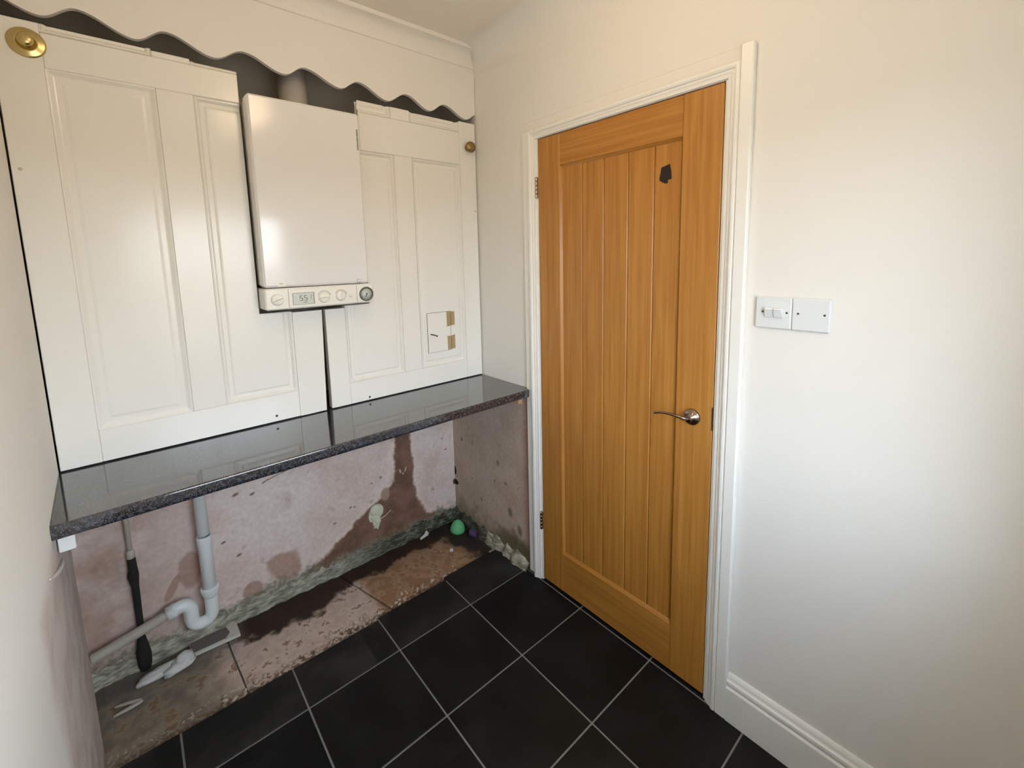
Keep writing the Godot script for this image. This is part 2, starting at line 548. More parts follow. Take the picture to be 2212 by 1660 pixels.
# ------------------------------------------------------------------ scene
func _ready() -> void:
	rng.seed = 5
	var cam := Camera3D.new()
	cam.name = "camera"
	cam.transform = Transform3D(Basis(Vector3(0.75366077, -0.02233081, 0.65688415), Vector3(0.10163832, 0.99136039, -0.08291102), Vector3(-0.64935745, 0.12925138, 0.7494191)), Vector3(-1.3426, 1.5078, 1.7898))
	add_child(cam)
	var near := 0.05
	cam.set_frustum(near * H / FOCAL, Vector2((W / 2 - CX) / FOCAL, (CY - H / 2) / FOCAL) * near, near, 60.0)
	cam.current = true

	var sky := ProceduralSkyMaterial.new()
	sky.sky_top_color = Color(0.77, 0.855, 0.95)
	sky.sky_horizon_color = Color(0.925, 0.95, 0.965)
	sky.ground_horizon_color = Color(0.60, 0.60, 0.57)
	sky.ground_bottom_color = Color(0.48, 0.47, 0.44)
	sky.sky_energy_multiplier = 1.0
	var env := Environment.new()
	env.background_mode = Environment.BG_SKY
	env.sky = Sky.new()
	env.sky.sky_material = sky
	env.background_energy_multiplier = 18.0
	env.ambient_light_source = Environment.AMBIENT_SOURCE_DISABLED
	env.tonemap_mode = Environment.TONE_MAPPER_LINEAR
	env.tonemap_exposure = 1.0
	env.sdfgi_enabled = true
	env.ssao_enabled = true
	env.ssil_enabled = true
	var we := WorldEnvironment.new()
	we.name = "world"
	we.environment = env
	add_child(we)

	make_materials()
	build_shell()
	build_floor()
	build_ceiling_lamp()
	build_oak_door()
	build_architrave()
	build_cupboards()
	build_boiler()
	build_worktop()
	build_pipes()
	build_wall_plates()
	build_debris()

func build_shell() -> void:
	# back wall: alcove depth
	var st := begin()
	box(st, Vector3(-1.75, -0.15, ZB - 0.15), Vector3(0.15, CEIL, ZB))
	var wb := put("wall_back", st, M.alcove)
	tag(wb, "alcove back wall, bare pink damp-stained plaster under the worktop", "wall", "", "structure")
	st = begin()
	uv_plane(st, [Vector3(-1.59, -0.03, ZB + 0.003), Vector3(0.0, -0.03, ZB + 0.003), Vector3(0.0, 0.875, ZB + 0.003), Vector3(-1.59, 0.875, ZB + 0.003)], Vector3(0, 0, 1), func(p): return Vector2((p.x + 1.62) / 1.62, (0.90 - p.y) / 0.93))
	put("plaster", st, M.back_plaster, wb, "bare pink plaster with a dark brown damp stain")
	put("mortar_ledge", ledge_mesh(true), M.ledge, wb, "ragged grey-green mortar along the foot of the wall")

	# right wall with the door opening, z 0.40..1.20
	st = begin()
	box(st, Vector3(0, -0.15, ZB - 0.15), Vector3(0.13, CEIL, 0.40))
	box(st, Vector3(0, -0.15, 1.21), Vector3(0.13, CEIL, ZF + 0.3))
	box(st, Vector3(0, 2.008, 0.40), Vector3(0.13, CEIL, 1.21))
	box(st, Vector3(0.13, -0.15, 0.2), Vector3(0.16, CEIL, 1.4))
	var wr := put("wall_right", st, M.wall)
	tag(wr, "white painted wall with the oak door and light switch", "wall", "", "structure")
	st = begin()
	uv_plane(st, [Vector3(-0.003, -0.03, ZB), Vector3(-0.003, -0.03, 0.338), Vector3(-0.003, 0.876, 0.338), Vector3(-0.003, 0.876, ZB)], Vector3(-1, 0, 0), func(p): return Vector2((p.z + 0.33) / 0.69, (0.90 - p.y) / 0.93))
	put("plaster", st, M.side_plaster, wr, "bare brownish plaster under the worktop end")
	put("mortar_ledge", ledge_mesh(false), M.ledge, wr, "ragged mortar along the foot of the bare plaster")

	# left wall, slightly splayed
	var zs := [-0.45, -0.31, -0.155, 0.0, 0.185, 0.37, 2.3]
	st = begin()
	var poly := []
	for z in zs:
		poly.append(Vector2(lw(z), z))
	poly.append(Vector2(-1.75, 2.3))
	poly.append(Vector2(-1.75, -0.45))
	prism(st, poly, "y", -0.15, CEIL)
	var wl := put("wall_left", st, M.wall)
	tag(wl, "white side wall at the left with bare plaster low down", "wall", "", "structure")
	st = begin()
	var zl := [-0.31, 0.0, 0.37, 1.2]
	for i in 3:
		var a: float = zl[i]
		var b: float = zl[i + 1]
		uv_plane(st, [Vector3(lw(a) + 0.003, -0.03, a), Vector3(lw(b) + 0.003, -0.03, b), Vector3(lw(b) + 0.003, CEIL - 0.001, b), Vector3(lw(a) + 0.003, CEIL - 0.001, a)], Vector3(1, 0, 0), func(p): return Vector2((p.z + 0.33) / 1.6, (CEIL - p.y) / 2.5))
	put("plaster", st, M.left_plaster, wl, "bare plaster patch fading into white paint")
	st = begin()
	tube(st, bez(Vector3(lw(0.24) + 0.004, 0.772, 0.235), Vector3(lw(0.30) + 0.006, 0.772, 0.31), Vector3(lw(0.47) + 0.004, 0.845, 0.47), 10), [0.003, 0.006, 0.008, 0.009, 0.009, 0.009, 0.008, 0.007, 0.006, 0.004, 0.002], 8, 0.5)
	put("plaster_flap", st, M.trim, wl, "curled white edge of lifted plaster")

	# front wall with the window behind the camera
	st = begin()
	var x0 := -1.32
	var x1 := -0.36
	var y0 := 0.90
	var y1 := 1.90
	box(st, Vector3(-1.75, -0.15, ZF), Vector3(x0, CEIL, ZF + 0.3))
	box(st, Vector3(x1, -0.15, ZF), Vector3(0.0, CEIL, ZF + 0.3))
	box(st, Vector3(x0, -0.15, ZF), Vector3(x1, y0, ZF + 0.3))
	box(st, Vector3(x0, y1, ZF), Vector3(x1, CEIL, ZF + 0.3))
	tag(put("wall_front", st, M.wall), "white wall behind the viewer, with the window", "wall", "", "structure")
	var wn := thing("window_1", Vector3((x0 + x1) / 2, y0, ZF + 0.2), "white framed window behind the viewer", "window", "", "structure")
	st = begin()
	var zf := ZF + 0.2
	for b in [[x0, x0 + 0.05, y0, y1], [x1 - 0.05, x1, y0, y1], [x0 + 0.05, x1 - 0.05, y0, y0 + 0.05], [x0 + 0.05, x1 - 0.05, y1 - 0.05, y1]]:
		box(st, Vector3(b[0], b[2], zf - 0.03), Vector3(b[1], b[3], zf + 0.03), 0.004)
	put("window_frame", st, M.trim, wn)
	st = begin()
	box(st, Vector3(x0 + 0.05, y0 + 0.05, zf - 0.003), Vector3(x1 - 0.05, y1 - 0.05, zf + 0.003))
	put("pane", st, M.glass, wn)

	# ceiling
	st = begin()
	box(st, Vector3(-1.75, CEIL, ZB - 0.15), Vector3(0.16, CEIL + 0.12, ZF + 0.3))
	tag(put("ceiling", st, M.ceiling), "plain off-white ceiling", "ceiling", "", "structure")

	# coving along the top of the pelmet
	st = begin()
	var prof := [Vector2(0.0, 2.394), Vector2(0.006, 2.394), Vector2(0.008, 2.398)]
	for i in 9:
		var t := PI / 2 * i / 8.0
		prof.append(Vector2(0.008 + 0.046 * (1 - cos(t)), 2.399 + 0.052 * sin(t)))
	prof.append_array([Vector2(0.057, 2.452), Vector2(0.066, 2.453), Vector2(0.067, CEIL), Vector2(0.0, CEIL)])
	for i in prof.size():
		var a: Vector2 = prof[i]
		var b: Vector2 = prof[(i + 1) % prof.size()]
		var n := Vector3(0, -(b.x - a.x), (b.y - a.y))
		var xa := -a.x * 0.85
		var xb := -b.x * 0.85
		face(st, [Vector3(lw(0.03), a.y, a.x), Vector3(xa, a.y, a.x), Vector3(xb, b.y, b.x), Vector3(lw(0.03), b.y, b.x)], n, -1)
	for i in range(1, prof.size() - 1):
		face(st, [Vector3(-prof[0].x * 0.85, prof[0].y, prof[0].x), Vector3(-prof[i].x * 0.85, prof[i].y, prof[i].x), Vector3(-prof[i + 1].x * 0.85, prof[i + 1].y, prof[i + 1].x)], Vector3(1, 0, 0.3))
	tag(put("trim_1", st, M.wall), "white plaster coving between the pelmet and the ceiling", "coving", "", "structure")

	# plaster rounded over between the door wall and the ceiling
	st = begin()
	var rc := 0.11
	for i in 12:
		var t0 := PI / 2 * i / 12.0
		var t1 := PI / 2 * (i + 1) / 12.0
		var a := Vector2(-rc + rc * cos(t0), CEIL - rc + rc * sin(t0))
		var b := Vector2(-rc + rc * cos(t1), CEIL - rc + rc * sin(t1))
		face(st, [Vector3(a.x, a.y, -0.0), Vector3(b.x, b.y, -0.0), Vector3(b.x, b.y, ZF), Vector3(a.x, a.y, ZF)], -Vector3(cos((t0 + t1) / 2), sin((t0 + t1) / 2), 0), 1)
	tag(put("trim_3", st, M.wall), "rounded plaster join between the door wall and the ceiling", "plaster", "", "structure")

	# skirting board on the right wall
	st = begin()
	var sk := [Vector2(0, 0.001), Vector2(0.019, 0.001), Vector2(0.019, 0.118), Vector2(0.017, 0.121), Vector2(0.0135, 0.123), Vector2(0.0135, 0.127), Vector2(0.0165, 0.130), Vector2(0.0175, 0.136), Vector2(0.0165, 0.143), Vector2(0.0125, 0.146), Vector2(0.0105, 0.150), Vector2(0.0105, 0.153), Vector2(0.0085, 0.159), Vector2(0.005, 0.165), Vector2(0.0, 0.166)]
	sweep_z(st, sk, 1.2705, ZF)
	tag(put("baseboard_right", st, M.trim), "white moulded skirting board right of the oak door", "skirting", "", "structure")

# profile of (out from the right wall, height) run along z
func sweep_z(st: SurfaceTool, prof: Array, z0: float, z1: float) -> void:
	var poly := []
	for p in prof:
		poly.append(Vector2(-p.x, p.y))
	prism(st, poly, "z", z0, z1)

func uv_plane(st: SurfaceTool, q: Array, n: Vector3, uv: Callable) -> void:
	var tri := [q[0], q[1], q[2], q[0], q[2], q[3]]
	if (q[1] - q[0]).cross(q[2] - q[0]).dot(n) > 0:
		tri = [q[0], q[2], q[1], q[0], q[3], q[2]]
	for p in tri:
		st.set_smooth_group(-1)
		st.set_uv(uv.call(p))
		st.add_vertex(p)

func ledge_mesh(back: bool) -> SurfaceTool:
	var st := begin()
	var na := noise(14.0, 81, 4)
	var nb := noise(30.0, 82, 3)
	var cols := 150 if back else 70
	var rows := 7
	var grid := []
	for i in cols + 1:
		var t := float(i) / cols
		var row := []
		for j in rows + 1:
			var s := float(j) / rows
			var along: float = lerpf(-1.585, -0.006, t) if back else lerpf(ZB + 0.004, 0.335, t)
			var a := na.get_noise_2d(along, 0.3 if back else 4.3)
			var b := nb.get_noise_2d(along, s * 0.12 + (0.0 if back else 3.0))
			var h := 0.044 + 0.035 * a + 0.014 * nb.get_noise_2d(along, 9.0)
			var out := (0.022 + 0.012 * a) * (1.0 if back else 1.0)
			if not back:
				h = 0.042 + 0.03 * a
				out = 0.016 + 0.02 * t + 0.012 * a
			var y := h + 0.006 - (h + 0.022) * s
			var o := 0.0035 + out * (1.0 - pow(1.0 - s, 2.2)) * (0.9 + 0.16 * b) + 0.0014 * b * sin(s * PI)
			o = maxf(o, 0.003)
			row.append(Vector3(along, y, ZB + o) if back else Vector3(-o, y, along))
		grid.append(row)
	var n := Vector3(0, 0.4, 1) if back else Vector3(-1, 0.4, 0)
	for i in cols:
		for j in rows:
			face(st, [grid[i][j], grid[i + 1][j], grid[i + 1][j + 1], grid[i][j + 1]], n, 0)
	return st

func build_floor() -> void:
	var st := begin()
	box(st, Vector3(-1.75, -0.15, ZB - 0.15), Vector3(0.16, -0.028, ZF + 0.3))
	box(st, Vector3(-1.75, -0.0285, 0.112), Vector3(0.16, -0.0025, ZF + 0.3))
	var fl := put("floor", st, M.grout)
	tag(fl, "tiled floor with pale grout and a stripped strip along the alcove", "floor", "", "structure")
	# cut row along the alcove, then full tiles
	var T := 0.338
	var xs := []
	for k in range(-5, 2):
		xs.append(-0.0069 + k * T)
	xs.reverse()
	var zs := [0.105]
	for k in 6:
		zs.append(0.3118 + k * T)
	var n := 0
	for i in zs.size() - 1:
		for k in xs.size() - 1:
			var x1 := minf(xs[k], 0.09)
			var x0 := maxf(xs[k + 1], -1.70)
			var z1 := minf(zs[i + 1], ZF + 0.02)
			if x1 - x0 < 0.05 or z1 - zs[i] < 0.05:
				continue
			st = begin()
			var za: float = zs[i]
			if i == 0:       # the row cut off along the stripped strip, its edge a little uneven
				za = 0.098 + rng.randf() * 0.014
				if k == 1:
					za = 0.085
				x1 = minf(x1, 0.0) if k == 0 else x1
			box(st, Vector3(x0 + 0.003, -0.012, za + 0.003), Vector3(x1 - 0.003, 0.0, z1 - 0.003), 0.0012)
			put("tile", st, M.tile_dusty if i == 0 else M["tile%d" % (n % 3)], fl)
			n += 1
	# old slabs laid bare in the alcove
	var uv := func(p): return Vector2((p.x + 1.62) / 1.64, (p.z + 0.33) / 0.46)
	for s in [
		[Vector2(-1.59, -0.306), Vector2(-1.19, -0.306), Vector2(-1.165, 0.108), Vector2(-1.545, 0.108)],
		[Vector2(-1.184, -0.306), Vector2(-0.712, -0.306), Vector2(-0.606, 0.108), Vector2(-1.159, 0.108)],
		[Vector2(-0.704, -0.306), Vector2(-0.006, -0.306), Vector2(-0.006, 0.095), Vector2(-0.596, 0.108)],
	]:
		st = begin()
		var a := []
		var na := noise(9.0, 91, 3)
		# top as a gently uneven grid
		var NX := 24
		var NZ := 10
		var g := []
		for i in NX + 1:
			var r := []
			for j in NZ + 1:
				var u := float(i) / NX
				var v := float(j) / NZ
				var p0: Vector2 = s[0].lerp(s[1], u)
				var p1: Vector2 = s[3].lerp(s[2], u)
				var p := p0.lerp(p1, v)
				var edge := minf(minf(u, 1 - u) * 12.0, 1.0)
				r.append(Vector3(p.x, -0.012 + 0.003 * na.get_noise_2d(p.x, p.y) - 0.004 * (1 - edge), p.y))
			g.append(r)
		for i in NX:
			for j in NZ:
				uv_plane(st, [g[i][j], g[i + 1][j], g[i + 1][j + 1], g[i][j + 1]], Vector3.UP, uv)
		for i in NX:
			for j in [0, NZ]:
				var q: Vector3 = g[i][j]
				var w: Vector3 = g[i + 1][j]
				uv_plane(st, [q, w, w * Vector3(1, 0, 1) + Vector3(0, -0.027, 0), q * Vector3(1, 0, 1) + Vector3(0, -0.027, 0)], Vector3(0, 0, -1 if j == 0 else 1), uv)
		for j in NZ:
			for i in [0, NX]:
				var q: Vector3 = g[i][j]
				var w: Vector3 = g[i][j + 1]
				uv_plane(st, [q, w, w * Vector3(1, 0, 1) + Vector3(0, -0.027, 0), q * Vector3(1, 0, 1) + Vector3(0, -0.027, 0)], Vector3(-1 if i == 0 else 1, 0, 0), uv)
		put("floor_slab", st, M.slab, fl)

func build_ceiling_lamp() -> void:
	var at := Vector3(-0.77, 2.31, 1.08)
	var t := thing("ceiling_lamp", Vector3(at.x, CEIL, at.z), "round ceiling lamp in the middle of the room", "lamp")
	var st := begin()
	lathe(st, [Vector2(0, 0.0), Vector2(0.05, 0.0), Vector2(0.05, 0.012), Vector2(0.03, 0.024), Vector2(0.006, 0.028), Vector2(0.004, 0.04), Vector2(0.018, 0.045), Vector2(0.03, 0.062), Vector2(0, 0.062)], Vector3(at.x, CEIL - 0.001, at.z), Vector3.DOWN, 20)
	put("pendant", st, M.plastic, t)
	st = begin()
	var pr := []
	for i in 13:
		var a := PI * i / 12.0
		pr.append(Vector2(0.1 * sin(a), -0.1 * cos(a)))
	lathe(st, pr, at, Vector3.DOWN, 20)
	var m := mat(Color(1, 0.9, 0.75), 0.4)
	m.emission_enabled = true
	m.emission = Color(1.0, 0.78, 0.5)
	m.emission_energy_multiplier = 3.0
	put("bulb", st, m, t)
	var l := OmniLight3D.new()
	l.name = "bulb_light"
	l.position = at
	l.light_color = Color(1.0, 0.92, 0.80)
	l.light_energy = 0.13
	l.light_size = 0.09
	l.omni_range = 8.0
	l.omni_attenuation = 2.0
	l.shadow_enabled = true
	add_child(l)

func build_oak_door() -> void:
	var d := thing("door_1", Vector3(0.02, 0.012, 0.80), "oak ledge-style door with five vertical planks and a chrome lever", "door", "", "structure")
	var y0 := 0.012
	var y1 := 1.993
	var z0 := 0.4235
	var z1 := 1.1865
	var st: SurfaceTool
	for s in [[z0, 0.5437, 0.0], [1.0613, z1, 0.37]]:
		st = begin()
		uv_off = Vector2(s[2], s[2] * 0.7)
		box(st, Vector3(0.0, y0, s[0]), Vector3(0.04, y1, s[1]), 0.0025)
		put("stile", st, M.oak, d)
	for s in [[y0, 0.1959, 0.21], [1.8701, y1, 0.55]]:
		st = begin()
		uv_swap = true
		uv_off = Vector2(s[2], s[2] * 1.9)
		box(st, Vector3(0.0004, s[0], 0.5438), Vector3(0.04, s[1], 1.0612), 0.0025)
		put("rail", st, M.oak, d)
		uv_swap = false
	var zz := [0.5437, 0.6507, 0.7543, 0.8589, 0.9604, 1.0613]
	for i in 5:
		st = begin()
		uv_off = Vector2(0.13 + 0.29 * i, 0.41 * i)
		box(st, Vector3(0.010, 0.196, zz[i] + 0.0008), Vector3(0.032, 1.870, zz[i + 1] - 0.0008), 0.003)
		put("plank", st, M.oak, d)
	uv_off = Vector2.ZERO
	# sloping bead round the inside of the frame
	st = begin()
	var o := [Vector3(0.001, 0.196, 0.5437), Vector3(0.001, 0.196, 1.0613), Vector3(0.001, 1.870, 1.0613), Vector3(0.001, 1.870, 0.5437)]
	var n := [Vector3(0.0098, 0.205, 0.5505), Vector3(0.0098, 0.205, 1.0545), Vector3(0.0098, 1.861, 1.0545), Vector3(0.0098, 1.861, 0.5505)]
	for k in 4:
		uv_swap = k % 2 == 0
		face(st, [o[k], o[(k + 1) % 4], n[(k + 1) % 4], n[k]], Vector3(-1, 0, 0))
	uv_swap = false
	put("bead", st, M.oak, d)
	# lever handle on a round rose
	var hd := Node3D.new()
	place("handle", hd, d, "chrome lever handle on a round rose")
	hd.position = Vector3(0, 0.984, 1.122) - d.position
	st = begin()
	lathe(st, [Vector2(0, 0.0), Vector2(0.0265, 0.0), Vector2(0.0265, 0.006), Vector2(0.0245, 0.009), Vector2(0.011, 0.010), Vector2(0.0105, 0.03), Vector2(0, 0.03)], Vector3(-0.0005, 0.984, 1.122), Vector3.LEFT, 32)
	put("rose", st, M.steel, hd)
	st = begin()
	var path := [Vector3(-0.02, 0.986, 1.122), Vector3(-0.036, 0.987, 1.122), Vector3(-0.047, 0.989, 1.118), Vector3(-0.052, 0.992, 1.107), Vector3(-0.053, 0.994, 1.085), Vector3(-0.053, 0.9935, 1.06), Vector3(-0.052, 0.990, 1.035), Vector3(-0.050, 0.984, 1.017)]
	tube(st, path, [0.009, 0.0095, 0.010, 0.0095, 0.008, 0.007, 0.007, 0.0085], 14, 0.62)
	put("lever", st, M.steel, hd)
	# keep plate edge on the leaf edge
	st = begin()
	box(st, Vector3(-0.0012, 0.955, 1.184), Vector3(0.002, 1.03, 1.1878), 0.0004)
	put("latch_plate", st, M.screw, d, "dark latch plate on the door edge")
	for y in [1.7577, 0.258]:
		st = begin()
		for k in 5:
			var a: float = y + 0.0855 * k / 5.0
			lathe(st, [Vector2(0, 0.0), Vector2(0.0045, 0.0), Vector2(0.0058, 0.0015), Vector2(0.0058, 0.0146), Vector2(0.0045, 0.0161), Vector2(0, 0.0161)], Vector3(-0.005, a, 0.4165), Vector3.UP, 14)
		box(st, Vector3(-0.0015, y, 0.4075), Vector3(0.0, y + 0.0855, 0.4235), 0.0004)
		put("hinge", st, M.hinge, d, "small steel butt hinge")
	# scrap of dark tape stuck on the last plank
	st = begin()
	prism(st, [Vector2(0.9805, 1.757), Vector2(0.985, 1.776), Vector2(0.9865, 1.79), Vector2(1.0165, 1.797), Vector2(1.0215, 1.772), Vector2(1.0235, 1.752), Vector2(1.0195, 1.7485), Vector2(1.011, 1.749), Vector2(1.0095, 1.738), Vector2(1.0, 1.738), Vector2(0.990, 1.744), Vector2(0.982, 1.749)], "x", 0.0086, 0.0099)
	tag(put("tape_scrap", st, M.black_tape), "torn dark scrap of tape stuck high on the oak door", "tape")

func build_architrave() -> void:
	var t := thing("trim_2", Vector3(0, 0, 0.8), "white architrave and lining round the oak door", "door frame", "", "structure")
	var prof := [Vector2(0, 0), Vector2(0, 0.006), Vector2(0.009, 0.0075), Vector2(0.013, 0.0105), Vector2(0.019, 0.0105), Vector2(0.0205, 0.0145), Vector2(0.026, 0.0175), Vector2(0.0325, 0.0175), Vector2(0.036, 0.0145), Vector2(0.036, 0.0)]
	var zi := 0.4105
	var zo := 1.1985
	var yi := 1.9985
	var st: SurfaceTool
	for leg in 3:
		st = begin()
		for i in prof.size():
			var a: Vector2 = prof[i]
			var b: Vector2 = prof[(i + 1) % prof.size()]
			var q := []
			var nn := Vector2(-(b.y - a.y), (b.x - a.x)) * -1.0   # (along u, along h), outward
			nn = Vector2(b.y - a.y, -(b.x - a.x)) * -1.0
			for p in [a, b]:
				q.append([Vector3(-p.y, 0.0, zi - p.x), Vector3(-p.y, yi + p.x, zi - p.x), Vector3(-p.y, yi + p.x, zo + p.x), Vector3(-p.y, 0.0, zo + p.x)])
			var dirs := [Vector3(-nn.y, 0, -nn.x), Vector3(-nn.y, nn.x, 0), Vector3(-nn.y, 0, nn.x)]
			face(st, [q[0][leg], q[0][leg + 1], q[1][leg + 1], q[1][leg]], dirs[leg], -1)
		# foot of the legs
		if leg != 1:
			for i in range(1, prof.size() - 1):
				var f := []
				for p in [prof[0], prof[i], prof[i + 1]]:
					f.append(Vector3(-p.y, 0.0, (zi - p.x) if leg == 0 else (zo + p.x)))
				face(st, f, Vector3.DOWN)
		put("moulding", st, M.trim, t)
	# flat boards outside the moulding
	st = begin()
	box(st, Vector3(-0.0105, 0.012, 0.3385), Vector3(0, 2.0345, 0.3738), 0.002)
	put("board", st, M.trim, t)
	st = begin()
	box(st, Vector3(-0.0195, 0.0, 1.2355), Vector3(0, 2.072, 1.2700), 0.003)
	put("board", st, M.trim, t)
	st = begin()
	box(st, Vector3(-0.005, 2.0352, 0.3385), Vector3(0, 2.072, 1.2350), 0.002)
	put("board", st, M.wall, t)
	# lining of the opening
	st = begin()
	box(st, Vector3(0.0, 0.0, 0.4005), Vector3(0.1, 1.9965, 0.4205), 0.001)
	box(st, Vector3(0.0, 0.0, 1.1895), Vector3(0.1, 1.9965, 1.2095), 0.001)
	box(st, Vector3(0.0, 1.9968, 0.4005), Vector3(0.1, 2.0075, 1.2095), 0.001)
	put("lining", st, M.trim, t)

const STEPS := [[0.0, -0.001], [0.0012, -0.006], [0.0026, -0.006], [0.0045, -0.0035], [0.0075, -0.0035], [0.012, -0.009], [0.014, -0.0125], [0.026, -0.0115], [0.030, -0.0085], [0.034, -0.0075]]

const STEPS_SOFT := [[0.0, -0.001], [0.004, -0.0025], [0.013, -0.0085], [0.016, -0.0095], [0.028, -0.0095], [0.036, -0.0075]]

func slab_part(called: String, lo: Vector3, hi: Vector3, parent: Node, c := 0.0018) -> void:
	var st := begin()
	box(st, lo, hi, c)
	put(called, st, M.gloss, parent)

func knob(parent: Node, at: Vector3, rose: bool) -> void:
	var k := Node3D.new()
	place("knob", k, parent, "brass knob on a wide brass rose" if rose else "small aged brass knob")
	k.position = at - (parent as Node3D).position
	var st := begin()
	if rose:
		lathe(st, [Vector2(0, 0), Vector2(0.0375, 0), Vector2(0.0375, 0.002), Vector2(0.034, 0.0045), Vector2(0.028, 0.005), Vector2(0.024, 0.008), Vector2(0.020, 0.0085), Vector2(0.018, 0.0075), Vector2(0, 0.0075)], at, Vector3(0, 0, 1), 40)
		put("rose", st, M.brass, k)
		st = begin()
		lathe(st, [Vector2(0, 0.007), Vector2(0.009, 0.007), Vector2(0.008, 0.012), Vector2(0.010, 0.016), Vector2(0.0155, 0.020), Vector2(0.017, 0.025), Vector2(0.0155, 0.030), Vector2(0.010, 0.0335), Vector2(0.004, 0.0345), Vector2(0, 0.0345)], at, Vector3(0, 0, 1), 32)
		put("grip", st, M.brass, k)
	else:
		lathe(st, [Vector2(0, 0), Vector2(0.015, 0), Vector2(0.015, 0.004), Vector2(0.011, 0.007), Vector2(0.011, 0.012), Vector2(0.0205, 0.017), Vector2(0.0245, 0.022), Vector2(0.0252, 0.029), Vector2(0.0230, 0.034), Vector2(0.0205, 0.0345), Vector2(0.0195, 0.037), Vector2(0.012, 0.040), Vector2(0, 0.041)], at, Vector3(0, 0, 1), 32)
		put("grip", st, M.brass_old, k)

func screw(parent: Node, x: float, y: float, m: Material = M.screw) -> void:
	var st := begin()
	lathe(st, [Vector2(0, 0), Vector2(0.0045, 0), Vector2(0.0035, 0.0012), Vector2(0, 0.0014)], Vector3(x, y, -0.0002), Vector3(0, 0, 1), 12)
	put("screw", st, m, parent)

